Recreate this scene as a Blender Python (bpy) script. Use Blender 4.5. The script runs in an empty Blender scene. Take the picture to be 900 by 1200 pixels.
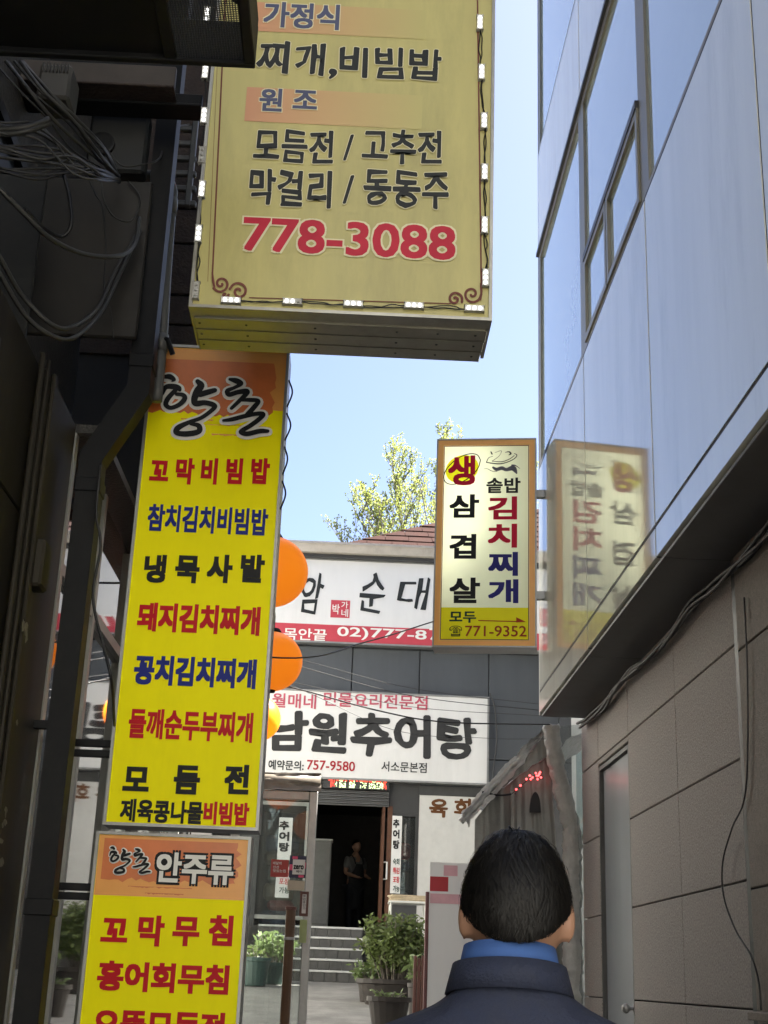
import bpy, bmesh, math, random
from mathutils import Vector, Matrix, noise
random.seed(7)
R = math.radians
S = bpy.context.scene
COL = S.collection

# ------------------------------------------------------------------ camera
F = 1563.6                     # focal length in pixels of the 900x1200 photograph
CAM = Vector((0, 0, 1.55))
dY = Vector(((400 - 450) / F, -(1145 - 600) / F, -1)).normalized()       # alley direction seen by the camera
_a = 170 / F
dZ = Vector((_a, (1 - (50 / F) * _a) / (545 / F), -1)).normalized()      # vertical seen by the camera
dX = dY.cross(dZ)
MC = Matrix((dX, dY, dZ))      # camera -> world
cd = bpy.data.cameras.new('camera')
cd.sensor_fit = 'VERTICAL'; cd.sensor_height = 36; cd.lens = 36 * F / 1200
cd.clip_start = 0.05; cd.clip_end = 2000
cam = bpy.data.objects.new('camera', cd); COL.objects.link(cam)
cam.matrix_world = Matrix.Translation(CAM) @ MC.to_4x4()
S.camera = cam
# ------------------------------------------------------------------ sky, sun, exposure
SUN_EL, SUN_AZ = 54, 68       # elevation; azimuth to the right of the alley direction (+Y)
w = bpy.data.worlds.new('World'); S.world = w; w.use_nodes = True
nt = w.node_tree; bgn = nt.nodes['Background']
sky = nt.nodes.new('ShaderNodeTexSky'); sky.sky_type = 'NISHITA'; sky.sun_disc = False
sky.sun_elevation = R(SUN_EL); sky.sun_rotation = R(SUN_AZ)
sky.air_density = 0.42; sky.dust_density = 1.6; sky.ozone_density = 1.2
nt.links.new(sky.outputs[0], bgn.inputs[0]); bgn.inputs[1].default_value = 0.05
sl = bpy.data.lights.new('sun', 'SUN'); sl.energy = 5.0; sl.angle = R(0.5); sl.color = (1, 0.95, 0.87)
so = bpy.data.objects.new('sun', sl); COL.objects.link(so)
sd = Vector((math.sin(R(SUN_AZ)) * math.cos(R(SUN_EL)), math.cos(R(SUN_AZ)) * math.cos(R(SUN_EL)), math.sin(R(SUN_EL))))
so.rotation_euler = sd.to_track_quat('Z', 'Y').to_euler(); so.location = (0, 0, 30)
S.view_settings.view_transform = 'Standard'; S.view_settings.look = 'None'
S.view_settings.exposure = 3.35; S.view_settings.gamma = 1; S.view_settings.use_curve_mapping = False
S.cycles.max_bounces = 10; S.cycles.transparent_max_bounces = 16
try: S.cycles.use_denoising = True
except Exception: pass

# ------------------------------------------------------------------ pixel -> place
def ray(px, py): return MC @ Vector(((px - 450) / F, -(py - 600) / F, -1)).normalized()
def PY(px, py, Y): r = ray(px, py); return CAM + r * (Y / r.y)
def PX(px, py, X): r = ray(px, py); return CAM + r * (X / r.x)
def PZ(px, py, Z): r = ray(px, py); return CAM + r * ((Z - CAM.z) / r.z)
def gz(y): return 0.0 if y < 0 else min(y, 20.4) * 0.0727

# ------------------------------------------------------------------ materials
MATS = {}
def M(name, col, rough=.5, metal=0, var=.12, scale=6, bump=0, bscale=60, spec=.5, coat=0, dirt=0, streak=False, trans=0, emit=None, es=1):
    if name in MATS: return MATS[name]
    m = bpy.data.materials.new(name); m.use_nodes = True; MATS[name] = m
    n = m.node_tree.nodes; l = m.node_tree.links; b = n['Principled BSDF']
    b.inputs['Roughness'].default_value = rough; b.inputs['Metallic'].default_value = metal
    b.inputs['Specular IOR Level'].default_value = spec; b.inputs['Coat Weight'].default_value = coat
    tc = n.new('ShaderNodeTexCoord')
    ns = n.new('ShaderNodeTexNoise'); ns.inputs['Scale'].default_value = scale; ns.inputs['Detail'].default_value = 8
    ns.inputs['Roughness'].default_value = .65
    if streak:
        mp = n.new('ShaderNodeMapping'); mp.inputs['Scale'].default_value = (1, 1, .12)
        l.new(tc.outputs['Object'], mp.inputs[0]); l.new(mp.outputs[0], ns.inputs['Vector'])
    else: l.new(tc.outputs['Object'], ns.inputs['Vector'])
    cr = n.new('ShaderNodeValToRGB'); e = cr.color_ramp.elements
    e[0].position = .3; e[1].position = .7
    e[0].color = (*[c * (1 - var) for c in col], 1); e[1].color = (*[min(1, c * (1 + var)) for c in col], 1)
    l.new(ns.outputs['Fac'], cr.inputs[0]); last = cr.outputs[0]
    if dirt:
        n2 = n.new('ShaderNodeTexNoise'); n2.inputs['Scale'].default_value = scale * .35; n2.inputs['Detail'].default_value = 10
        n2.inputs['Roughness'].default_value = .75
        mp = n.new('ShaderNodeMapping'); mp.inputs['Scale'].default_value = (1.5, 1.5, .35 if streak else 1)
        l.new(tc.outputs['Object'], mp.inputs[0]); l.new(mp.outputs[0], n2.inputs['Vector'])
        r2 = n.new('ShaderNodeMapRange'); r2.inputs[1].default_value = .5; r2.inputs[2].default_value = .75; r2.inputs[4].default_value = dirt
        l.new(n2.outputs['Fac'], r2.inputs[0])
        mx = n.new('ShaderNodeMix'); mx.data_type = 'RGBA'
        l.new(r2.outputs[0], mx.inputs['Factor']); l.new(last, mx.inputs['A']); mx.inputs['B'].default_value = (.045, .038, .03, 1)
        last = mx.outputs['Result']
    l.new(last, b.inputs['Base Color'])
    if rough > .05:
        mr = n.new('ShaderNodeMapRange'); mr.inputs[3].default_value = rough * .8; mr.inputs[4].default_value = min(1, rough * 1.25)
        l.new(ns.outputs['Fac'], mr.inputs[0]); l.new(mr.outputs[0], b.inputs['Roughness'])
    if bump:
        nb = n.new('ShaderNodeTexNoise'); nb.inputs['Scale'].default_value = bscale; nb.inputs['Detail'].default_value = 6
        l.new(tc.outputs['Object'], nb.inputs['Vector'])
        bp = n.new('ShaderNodeBump'); bp.inputs['Strength'].default_value = bump; bp.inputs['Distance'].default_value = .02
        l.new(nb.outputs['Fac'], bp.inputs['Height']); l.new(bp.outputs[0], b.inputs['Normal'])
    if emit:
        b.inputs['Emission Color'].default_value = (*emit, 1); b.inputs['Emission Strength'].default_value = es
    if trans:
        tr = n.new('ShaderNodeBsdfTranslucent'); l.new(last, tr.inputs[0])
        ms = n.new('ShaderNodeMixShader'); ms.inputs[0].default_value = trans
        l.new(b.outputs[0], ms.inputs[1]); l.new(tr.outputs[0], ms.inputs[2]); l.new(ms.outputs[0], n['Material Output'].inputs[0])
    return m
def glass_mat(name, tint, ior=1.5, op=.0, rough=.01):
    """thin sheet glass: fresnel reflection over a clear sheet with a faint film of grime"""
    m = bpy.data.materials.new(name); m.use_nodes = True; MATS[name] = m
    n = m.node_tree.nodes; l = m.node_tree.links; n.remove(n['Principled BSDF'])
    fr = n.new('ShaderNodeFresnel'); fr.inputs[0].default_value = ior
    tp = n.new('ShaderNodeBsdfTransparent'); tp.inputs[0].default_value = (*tint, 1)
    gl = n.new('ShaderNodeBsdfGlossy'); gl.inputs['Roughness'].default_value = rough
    df = n.new('ShaderNodeBsdfDiffuse'); df.inputs[0].default_value = (.42, .43, .42, 1)
    tc = n.new('ShaderNodeTexCoord'); ns = n.new('ShaderNodeTexNoise'); ns.inputs['Scale'].default_value = 2.5; ns.inputs['Detail'].default_value = 9
    l.new(tc.outputs['Object'], ns.inputs['Vector'])
    mr = n.new('ShaderNodeMapRange'); mr.inputs[3].default_value = op * .4; mr.inputs[4].default_value = op * 1.6
    l.new(ns.outputs['Fac'], mr.inputs[0])
    m1 = n.new('ShaderNodeMixShader'); l.new(mr.outputs[0], m1.inputs[0]); l.new(tp.outputs[0], m1.inputs[1]); l.new(df.outputs[0], m1.inputs[2])
    m2 = n.new('ShaderNodeMixShader'); l.new(fr.outputs[0], m2.inputs[0]); l.new(m1.outputs[0], m2.inputs[1]); l.new(gl.outputs[0], m2.inputs[2])
    l.new(m2.outputs[0], n['Material Output'].inputs[0]); return m

# ------------------------------------------------------------------ mesh helpers
class MB:
    def __init__(s): s.v = []; s.f = []
    def add(s, vs, fs):
        o = len(s.v); s.v += [Vector(p) for p in vs]; s.f += [tuple(i + o for i in f) for f in fs]; return s
    def box(s, a, b):
        (x0, y0, z0), (x1, y1, z1) = a, b
        return s.hexa([(x0, y0, z0), (x1, y0, z0), (x1, y1, z0), (x0, y1, z0), (x0, y0, z1), (x1, y0, z1), (x1, y1, z1), (x0, y1, z1)])
    def hexa(s, p): return s.add(p, [(3, 2, 1, 0), (4, 5, 6, 7), (0, 1, 5, 4), (1, 2, 6, 5), (2, 3, 7, 6), (3, 0, 4, 7)])
    def cbox(s, a, b, c=.004):
        """box with chamfered edges"""
        bm = bmesh.new(); bmesh.ops.create_cube(bm, size=1)
        a = Vector(a); b = Vector(b); ctr = (a + b) / 2; d = b - a
        for v in bm.verts: v.co = Vector((ctr.x + v.co.x * d.x, ctr.y + v.co.y * d.y, ctr.z + v.co.z * d.z))
        c = min(c, min(abs(d.x), abs(d.y), abs(d.z)) * .4)
        bmesh.ops.bevel(bm, geom=bm.edges[:], offset=c, segments=1, profile=.5, affect='EDGES')
        bm.verts.index_update(); s.add([v.co.copy() for v in bm.verts], [[v.index for v in f.verts] for f in bm.faces]); bm.free(); return s
    def tube(s, pts, r, n=8, cap=True):
        pts = [Vector(p) for p in pts]; rs = r if isinstance(r, (list, tuple)) else [r] * len(pts)
        o = len(s.v); up = None
        for i, p in enumerate(pts):
            t = (pts[min(i + 1, len(pts) - 1)] - pts[max(i - 1, 0)])
            t = t.normalized() if t.length > 1e-9 else Vector((0, 0, 1))
            if up is None:
                up = Vector((0, 0, 1)) if abs(t.z) < .9 else Vector((1, 0, 0))
            sd_ = t.cross(up)
            if sd_.length < 1e-5: sd_ = t.cross(Vector((0, 1, 0)))
            sd_.normalize(); u2 = sd_.cross(t).normalized(); up = u2
            for k in range(n):
                a = 2 * math.pi * k / n; s.v.append(p + (sd_ * math.cos(a) + u2 * math.sin(a)) * rs[i])
        for i in range(len(pts) - 1):
            for k in range(n):
                a = o + i * n + k; b = o + i * n + (k + 1) % n; s.f.append((a, b, b + n, a + n))
        if cap: s.f.append(tuple(o + k for k in range(n))[::-1]); s.f.append(tuple(o + (len(pts) - 1) * n + k for k in range(n)))
        return s
    def lathe(s, prof, n=24, at=(0, 0, 0), axis='z', sq=(1, 1)):
        o = len(s.v); at = Vector(at)
        for r, h in prof:
            for k in range(n):
                a = 2 * math.pi * k / n; x, y = r * math.cos(a) * sq[0], r * math.sin(a) * sq[1]
                s.v.append(at + (Vector((x, y, h)) if axis == 'z' else Vector((x, h, y)) if axis == 'y' else Vector((h, x, y))))
        for i in range(len(prof) - 1):
            for k in range(n):
                a = o + i * n + k; b = o + i * n + (k + 1) % n; s.f.append((a, b, b + n, a + n))
        s.f.append(tuple(o + k for k in range(n))[::-1]); s.f.append(tuple(o + (len(prof) - 1) * n + k for k in range(n)))
        return s
def rootloc(o):
    while o is not None and o.parent is not None: o = o.parent
    return o.location if o is not None else Vector((0, 0, 0))
def obj(name, mb, mat, parent=None, smooth=False, fixn=True):
    off = rootloc(parent) if parent is not None else Vector((0, 0, 0))
    me = bpy.data.meshes.new(name); me.from_pydata([v - off for v in mb.v], [], mb.f)
    if fixn:
        bm = bmesh.new(); bm.from_mesh(me); bmesh.ops.recalc_face_normals(bm, faces=bm.faces); bm.to_mesh(me); bm.free()
    if smooth:
        for p in me.polygons: p.use_smooth = True
    me.materials.append(mat)
    o = bpy.data.objects.new(name, me); COL.objects.link(o)
    if parent is not None: o.parent = parent
    return o
def tag(o, label=None, cat=None, group=None, kind=None):
    for k, v in (('label', label), ('category', cat), ('group', group), ('kind', kind)):
        if v: o[k] = v
    return o
def thing(name, loc, label, cat, group=None):
    o = bpy.data.objects.new(name, None); COL.objects.link(o); o.location = loc; o.empty_display_size = .1
    return tag(o, label, cat, group)
def copyat(src, parent, loc):
    c = src.copy(); COL.objects.link(c); c.parent = parent; c.location = loc; return c
def spl(pts, n=8):
    """Catmull-Rom through the points"""
    P = [Vector(p) for p in pts]; P = [P[0] * 2 - P[1]] + P + [P[-1] * 2 - P[-2]]; out = []
    for i in range(1, len(P) - 2):
        for k in range(n):
            t = k / n; a, b, c, d = P[i - 1:i + 3]
            out.append(.5 * ((2 * b) + (c - a) * t + (2 * a - 5 * b + 4 * c - d) * t * t + (3 * b - a - 3 * c + d) * t ** 3))
    return out + [P[-2]]

# ------------------------------------------------------------------ flat sign frames and lettering
class Frame:
    def __init__(s, o, u, n):
        s.o = Vector(o); s.u = Vector(u).normalized(); s.n = Vector(n).normalized(); s.v = Vector((0, 0, 1))
    def uv(s, px, py):
        r = ray(px, py); t = (s.o - CAM).dot(s.n) / r.dot(s.n); p = CAM + r * t - s.o
        return p.dot(s.u), p.dot(s.v)
    def p(s, u, v, w=0): return s.o + s.u * u + s.v * v + s.n * w
    def box(s, mb, u0, u1, v0, v1, w0, w1):
        return mb.hexa([s.p(u0, v0, w0), s.p(u1, v0, w0), s.p(u1, v0, w1), s.p(u0, v0, w1), s.p(u0, v1, w0), s.p(u1, v1, w0), s.p(u1, v1, w1), s.p(u0, v1, w1)])
    def poly(s, mb, uvs, w): return mb.add([s.p(u, v, w) for u, v in uvs], [tuple(range(len(uvs)))])
TC = {}
def text2d(s, off, res=3):
    k = (s, off, res)
    if k not in TC:
        c = bpy.data.curves.new('t', 'FONT'); c.body = s; c.offset = off; c.resolution_u = res
        o = bpy.data.objects.new('t', c)
        me = o.to_mesh()
        vs = [(v.co.x, v.co.y) for v in me.vertices]; fs = [tuple(p.vertices) for p in me.polygons]
        o.to_mesh_clear(); bpy.data.objects.remove(o); bpy.data.curves.remove(c)
        TC[k] = (vs, fs)
    return TC[k]
def lettering(fr, s, box, mat, parent, off=.03, w=.002, outline=None, omat=None, jit=0, shear=0, rough=0, name='lettering', flip=False):
    if ' ' in s.strip():
        l, t, r, b = box; vs = text2d(s, 0)[0]; A, B = min(v[0] for v in vs) - off, max(v[0] for v in vs) + off; i = 0
        top = max(v[1] for v in vs); bot = min(v[1] for v in vs)
        while i < len(s):
            if s[i] == ' ': i += 1; continue
            j = i
            while j < len(s) and s[j] != ' ': j += 1
            pre = s[:i].replace(' ', '\u00a0'); x_off = adv(s, i); vw = text2d(s[i:j], 0)[0]
            q0 = x_off + min(v[0] for v in vw) - off; q1 = x_off + max(v[0] for v in vw) + off; y1 = max(v[1] for v in vw); y0 = min(v[1] for v in vw)
            k = (r - l) / (B - A); ky = (b - t) / (top - bot + 2 * off)
            lettering(fr, s[i:j], (l + (q0 - A) * k, t + (top - y1) * ky, l + (q1 - A) * k, b - (y0 - bot) * ky), mat, parent, off, w, outline, omat, jit, shear, rough, name)
            i = j
        return
    return lettering1(fr, s, box, mat, parent, off, w, outline, omat, jit, shear, rough, name)
def adv(s, i):
    """x where character i of the line starts"""
    if i == 0: return 0.0
    v0 = text2d(s[i], 0)[0]; v1 = text2d(s[:i + 1], 0)[0]
    return max(v[0] for v in v1) - max(v[0] for v in v0)
def lettering1(fr, s, box, mat, parent, off=.03, w=.002, outline=None, omat=None, jit=0, shear=0, rough=0, name='lettering', flip=False):
    """box: left, top, right, bottom in photograph pixels (top and bottom at mid width) -> print on the sign"""
    l, t, r, b = box; cx, cy = (l + r) / 2, (t + b) / 2
    u0 = fr.uv(l, cy)[0]; u1 = fr.uv(r, cy)[0]; v1 = fr.uv(cx, t)[1]; v0 = fr.uv(cx, b)[1]
    vs, fs = text2d(s, 0)
    xs = [v[0] for v in vs]; ys = [v[1] for v in vs]; x0, x1, y0, y1 = min(xs) - off, max(xs) + off, min(ys) - off, max(ys) + off
    sx = (u1 - u0) / (x1 - x0 + shear * (y1 - y0)); sy = (v1 - v0) / (y1 - y0)
    def put(rad, ww, m, nm):
        """bold: the glyphs printed in a few shifted passes, each a hair above the last"""
        mb = MB(); R_ = [(0, 0)]; nr = 1 if rad < .05 else 2
        for q in range(1, nr + 1): R_ += [(rad * q / nr * a_, rad * q / nr * b_) for a_, b_ in ((1, 1), (-1, 1), (1, -1), (-1, -1), (1, 0), (-1, 0), (0, 1), (0, -1))] if not jit else [(rad * q / nr * math.cos(k * math.pi / 5), rad * q / nr * math.sin(k * math.pi / 5)) for k in range(10)]
        if rad <= 0: R_ = [(0, 0)]
        for i_, (ox, oy) in enumerate(R_):
            pts = []
            for x, y in vs:
                if jit:
                    q = Vector((x * 2.3, y * 2.3, len(s)))
                    x += jit * noise.noise(q) + jit * .5 * noise.noise(q * 4 + Vector((7, 1, 0))); y += jit * noise.noise(q + Vector((9, 3, 1))) + jit * .5 * noise.noise(q * 4)
                x += ox; y += oy
                pts.append(fr.p(u0 + (x - x0 + shear * (y - y0)) * sx, v0 + (y - y0) * sy, ww + i_ * zst))
            mb.add(pts, fs)
        return obj(nm, mb, m, parent, fixn=False)
    dist = (fr.o - CAM).length; zst = .00004 if dist < 12 else .00012
    if outline: put(off + outline, w - zst * 19, omat, name + '_outline')
    return put(off, w, mat, name)
def strokes(fr, lines, mat, parent, conv, w=.002, grow=0, name='lettering', n=6):
    """brush strokes: each a list of (x, y, width) in photograph pixels via conv"""
    mb = MB(); k = 0
    px1 = fr.uv(451, 600)[0] - fr.uv(450, 600)[0]
    for ln in lines:
        pts = spl([Vector((*conv(x, y), ww)) for x, y, ww in ln], n)
        L = [(Vector(fr.uv(p.x, p.y)), (p.z * conv.s / 2 + grow) * px1) for p in pts]
        prev = None
        for i, (c, r) in enumerate(L):
            ww = w + k * .00003; k += 1
            m = 10; fr.poly(mb, [(c.x + r * math.cos(2 * math.pi * j / m), c.y + r * math.sin(2 * math.pi * j / m)) for j in range(m)], ww)
            if prev:
                d = (c - prev[0])
                if d.length > 1e-7:
                    nn = Vector((-d.y, d.x)).normalized(); a, b = prev[0], c
                    fr.poly(mb, [a + nn * prev[1], a - nn * prev[1], b - nn * r, b + nn * r], ww + .00001)
            prev = (c, r)
    return obj(name, mb, mat, parent, fixn=False)
class Conv:
    def __init__(s, ox, oy, sc): s.ox, s.oy, s.s = ox, oy, 1 / sc
    def __call__(s, x, y): return s.ox + x * s.s, s.oy + y * s.s

# palette ------------------------------------------------------------
ink_black = M('ink_black', (.018, .019, .02), .4, spec=.1, var=.1)
ink_red = M('ink_red', (.50, .012, .02), .4, spec=.1, var=.06)
ink_blue = M('ink_blue', (.02, .03, .21), .4, spec=.1, var=.06)
ink_white = M('ink_white', (.78, .77, .72), .4, spec=.1, var=.04)
ink_grey = M('ink_grey', (.034, .037, .038), .45, spec=.1, var=.15)
alu = M('aluminium', (.34, .34, .33), .4, .6, var=.12, dirt=.3)
alu_dull = M('aluminium_dull', (.33, .33, .31), .45, .5, var=.15, dirt=.4)
black_metal = M('black_metal', (.006, .0065, .0075), .55, .0, spec=.22, var=.3, dirt=.2)
cable_black = M('cable_black', (.010, .010, .011), .5, var=.2)
cable_grey = M('cable_grey', (.026, .026, .024), .5, var=.25)
clear_glass = glass_mat('clear_glass', (.86, .89, .88), 1.5, .05)

# ================================================================== THE SETTING
# ground: the alley climbs about 1.5 m to the steps of the far restaurant
mb = MB(); xs = [-150, -40, -12] + [-4 + .25 * i for i in range(33)] + [12, 40, 150]
ys = [-150, -40, -10] + [-4 + .35 * i for i in range(75)] + [24, 30, 50, 90, 200]
for y in ys:
    for x in xs:
        j = .012 * noise.noise(Vector((x * .8, y * .8, 0))) if abs(x) < 5 and -5 < y < 23 else 0
        mb.v.append(Vector((x, y, gz(y) + j)))
nx = len(xs)
for j in range(len(ys) - 1):
    for i in range(nx - 1): mb.f.append((j * nx + i, j * nx + i + 1, (j + 1) * nx + i + 1, (j + 1) * nx + i))
conc = M('worn_concrete', (.19, .182, .165), .85, var=.32, scale=2.5, bump=.5, bscale=40, dirt=.55)
g = obj('ground', mb, conc, smooth=True); tag(g, 'worn grey concrete paving of the alley', kind='structure')

# ------------------------------------------------------------------ right building
RX, GX = 1.45, 1.80            # metal facade plane, granite wall plane
RY1 = 10.28                    # far corner
RB = thing('office_building', (3, 5, .0), 'silver metal panelled building over a brown granite ground floor on the right of the alley', 'building')
joint_dark = M('joint_dark', (.02, .02, .022), .7)
panel_metal = M('panel_metal', (.80, .80, .69), .055, .14, spec=.45, var=.10, scale=1.6, streak=True, dirt=.30, bump=.035, bscale=1.3)
core = obj('wall', MB().box((RX + .03, .44, 3.53), (8, RY1 - .012, 15)), joint_dark, RB)
gmat = M('granite', (.35, .315, .285), .62, var=.62, scale=95, bump=.35, bscale=160, dirt=.25)
gmat2 = M('granite_dark', (.22, .185, .15), .6, var=.35, scale=70, bump=.4, bscale=160, dirt=.2)
DY0, DY1, DZT = 8.66, 9.72, PX(718, 886, GX).z       # door opening
base = MB()
base.box((GX + .03, .5, -.2), (8, DY0 - .03, 3.53)); base.box((GX + .03, DY1 + .03, -.2), (8, 10.42, 3.53)); base.box((GX + .03, DY0 - .03, DZT + .03), (8, DY1 + .03, 3.53)); base.box((GX + .35, DY0 - .03, -.2), (8, DY1 + .03, DZT + .03))
gw = obj('granite_wall', base, joint_dark, RB)
# metal facade panels
zj = [3.535, 3.705, 5.575, 7.02, 8.62, 10.55, 12.2, 13.8, 15]
yj = [RY1, 8.12, 6.2, 4.28, 2.36, .44]
def mpanel(y0, y1, z0, z1, bulge=.004):
    g_ = .010; mb = MB()
    a = [y0 + g_, y0 + g_ + .0015, (y0 + y1) / 2, y1 - g_ - .0015, y1 - g_]; c = [z0 + g_, z0 + g_ + .0015, z1 - g_ - .0015, z1 - g_]
    sd_ = random.uniform(-1, 1) * .003
    for j, z in enumerate(c):
        for i, y in enumerate(a):
            edge = i in (0, 4) or j in (0, 3)
            mb.v.append(Vector((RX + (.028 if edge else (sd_ * .4 if i == 2 else 0)), y, z)))
    for j in range(3):
        for i in range(4): mb.f.append((j * 5 + i, j * 5 + i + 1, j * 5 + 6 + i, j * 5 + 5 + i))
    return obj('metal_panel', mb, panel_metal, core)
WB = [(5.575, PX(676, 130, RX).z), (8.62, 10.55), (12.2, 13.8)]   # window bands
zt = WB[0][1]
WB[0] = (5.575, zt); zj = [3.535, 3.705, 5.575, zt, 8.62, 10.55, 12.2, 13.8, 15]
for a, b in zip(zj[:-1], zj[1:]):
    if (a, b) in WB: continue
    for y1, y0 in zip(yj[:-1], yj[1:]): mpanel(y0, y1, a, b)
for a, b in zip(zj[:-1], zj[1:]):
    if (a, b) in WB: continue
    for y_ in yj[1:-1]: obj('joint_seal', MB().box((RX + .004, y_ - .0105, a + .011), (RX + .03, y_ + .0105, b - .011)), joint_dark, core)
for z_ in zj[1:-1]: obj('joint_seal', MB().box((RX + .003, yj[-1] + .01, z_ - .0105), (RX + .03, RY1 - .012, z_ + .0105)), joint_dark, core)
frame_bronze = M('frame_bronze', (.24, .22, .165), .4, .5, var=.12)
frame_dark = M('frame_dark', (.05, .05, .05), .45, .3)
win_glass = M('window_glass', (.44, .56, .57), .03, 0, var=.05, scale=.8, spec=.9, coat=.6)
def wbar(mb, y0, y1, z0, z1, d0=-.006, d1=.05): return mb.box((RX + d0, y0, z0), (RX + d1, y1, z1))
def window(y0, y1, z0, z1, sash=None):
    mb = MB(); t = .10
    wbar(mb, y0, y0 + t, z0, z1, .004); wbar(mb, y1 - t, y1, z0, z1, .004)
    wbar(mb, y0 + t, y1 - t, z0, z0 + .03, .004); wbar(mb, y0 + t, y1 - t, z1 - .06, z1, .002)
    W = obj('window', mb, frame_bronze, RB)
    zz = z0 + .03
    if sash:
        zm = sash[1]; zz = zm + .05
        ym = sash[0]
        for a, b in ((y0 + t, ym - .012), (ym + .012, y1 - t)):
            s = MB(); f = .045
            for q in ((a, b, zm - f, zm), (a, b, z0 + .03, z0 + .03 + f), (a, a + f, z0 + .03 + f, zm - f), (b - f, b, z0 + .03 + f, zm - f)): wbar(s, *q, d0=-.008, d1=.03)
            obj('sash', s, frame_bronze, W); obj('pane', wbar(MB(), a + f, b - f, z0 + .03 + f, zm - f, .012, .02), win_glass, W)
        obj('sash_rail', wbar(MB(), y0 + t, y1 - t, zm, zm + .05, -.014, .04), frame_dark, W)
    obj('pane', wbar(MB(), y0 + t, y1 - t, zz, z1 - .06, .02, .03), win_glass, W)
    obj('head_gasket', wbar(MB(), y0, y1, z1 - .0, z1 + .035, -.02, .03), frame_dark, W)
    return W
zs = PX(720, 205, RX).z
for (z0, z1) in WB:
    for k, (y1, y0) in enumerate(zip(yj[:-1], yj[1:])):
        first = z0 == WB[0][0]
        window(y0, y1, z0 + .012, z1 - .045, ((y0 + y1) / 2 + .08, zs) if (first and k == 1) else None)
# thin end wall strip of the facade (dark trim on the far corner)
obj('corner_trim', MB().box((RX + .002, RY1 - .005, 3.53), (RX + .1, RY1 + .03, 15)), alu_dull, RB)
soff = M('soffit_grey', (.10, .10, .10), .5, .2, var=.15, dirt=.3)
for a, b in zip([.5, 3.9, 6.1, 8.2], [3.9, 6.1, 8.2, 10.26]):
    obj('soffit_panel', MB().cbox((RX + .015, a + .004, 3.512), (GX + .2, b - .004, 3.53), .002), soff, RB)
# granite tiles, each 1.2 x .55
gz_j = [-.2, .38, .93, 1.48, 2.025, 2.57, 3.11, 3.512]
gy_far = [DY1 + .16, 10.42]; gy = [DY0 - .03, 7.36, 6.13]
def gtile(y0, y1, z0, z1, m=gmat, x=GX):
    return obj('granite_tile', MB().cbox((x + random.uniform(-.001, .001), y0 + .004, z0 + .004), (x + .03, y1 - .004, z1 - .004), .004), m, gw)
for z0, z1 in zip(gz_j[:-1], gz_j[1:]):
    gtile(7.36, DY0 - .005, z0, z1); gtile(6.13, 7.36, z0, z1)
    if z0 > 1.4 or True: gtile(DY1 + .005, 10.42, z0, z1)
for y0, y1 in ((DY0 - .005, DY1 + .005),):
    for z0, z1 in ((DZT + .012, 3.11), (3.11, 3.512)): gtile(y0, y1, z0, z1)
# darker pilaster nearest the camera and more wall behind it
for z0, z1 in zip([-.2, .9, 1.98, 3.05], [.9, 1.98, 3.05, 3.512]):
    for y0, y1 in ((5.2, 6.04), (4.1, 5.2), (2.9, 4.1), (1.7, 2.9), (.5, 1.7)): gtile(y0, y1, z0, z1, gmat2, GX - .02)
obj('corner_bead', MB().box((GX - .012, 6.055, -.1), (GX + .03, 6.115, 3.512)), frame_dark, RB)
obj('ledge', MB().cbox((GX - .08, 5.2, 1.44), (GX - .019, 5.97, 1.475), .004), gmat2, RB)
# steel door
dm = M('door_steel', (.40, .43, .46), .25, .3, var=.08, scale=2, streak=True)
D = obj('door', MB().cbox((GX + .03, DY0 + .03, .45), (GX + .075, DY1 - .03, DZT - .03), .004), dm, RB)
dfm = MB(); dfm.box((GX + .002, DY0, .3), (GX + .2, DY0 + .028, DZT)); dfm.box((GX + .002, DY1 - .028, .3), (GX + .2, DY1, DZT)); dfm.box((GX + .004, DY0 + .028, DZT - .028), (GX + .2, DY1 - .028, DZT))
obj('door_frame', dfm, frame_dark, RB)
kp = PX(738, 1181, GX + .06)
kn = MB().lathe([(.0, -.07), (.018, -.068), (.028, -.055), (.03, -.04), (.022, -.028), (.012, -.022), (.012, .0), (.03, .004), (.032, .012), (.0, .014)], 20, (GX + .015, DY0 + .11, kp.z), 'x')
obj('door_handle', kn, alu, D, True)

# added unseen pale building behind the viewer, bouncing sun into the alley
OB = thing('bounce_building', (0, -10.5, 0), 'added unseen pale building behind the viewer that bounces sun into the alley', 'building')
obw = obj('wall', MB().box((-13, -16, -.2), (13, -10, 13)), M('pale_render', (.82, .79, .72), .8, var=.05, dirt=.15, streak=True), OB)
for zz_ in (1.2, 4.4, 7.6, 10.4):
    for k in range(8):
        W = obj('window', MB().box((-12 + k * 3.1, -9.998, zz_), (-10.6 + k * 3.1, -9.97, zz_ + 1.5)), frame_dark, OB); obj('pane', MB().box((-11.9 + k * 3.1, -9.969, zz_ + .1), (-10.7 + k * 3.1, -9.96, zz_ + 1.4)), win_glass, W)

# added unseen pale house on the left, bouncing sun onto the far signs
HB = thing('bounce_house', (-5, 17, 1), 'added unseen pale house on the left that bounces sun onto the far signs', 'building')
hbw = obj('wall', MB().box((-9, 13.2, .5), (-3.1, 21.3, 8.2)), M('pale_render2', (.52, .505, .47), .8, var=.05, dirt=.15, streak=True), HB)
obj('roof_cap', MB().box((-9.1, 13.1, 8.201), (-3.0, 21.4, 8.35)), frame_dark, HB)
for zz_ in (2.4, 5.4):
    for yy_ in (14.2, 16.8, 19.2):
        W = obj('window', MB().box((-3.099, yy_, zz_), (-3.07, yy_ + 1.1, zz_ + 1.3)), frame_dark, HB); obj('pane', MB().box((-3.069, yy_ + .06, zz_ + .06), (-3.06, yy_ + 1.04, zz_ + 1.24)), win_glass, W)

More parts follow.
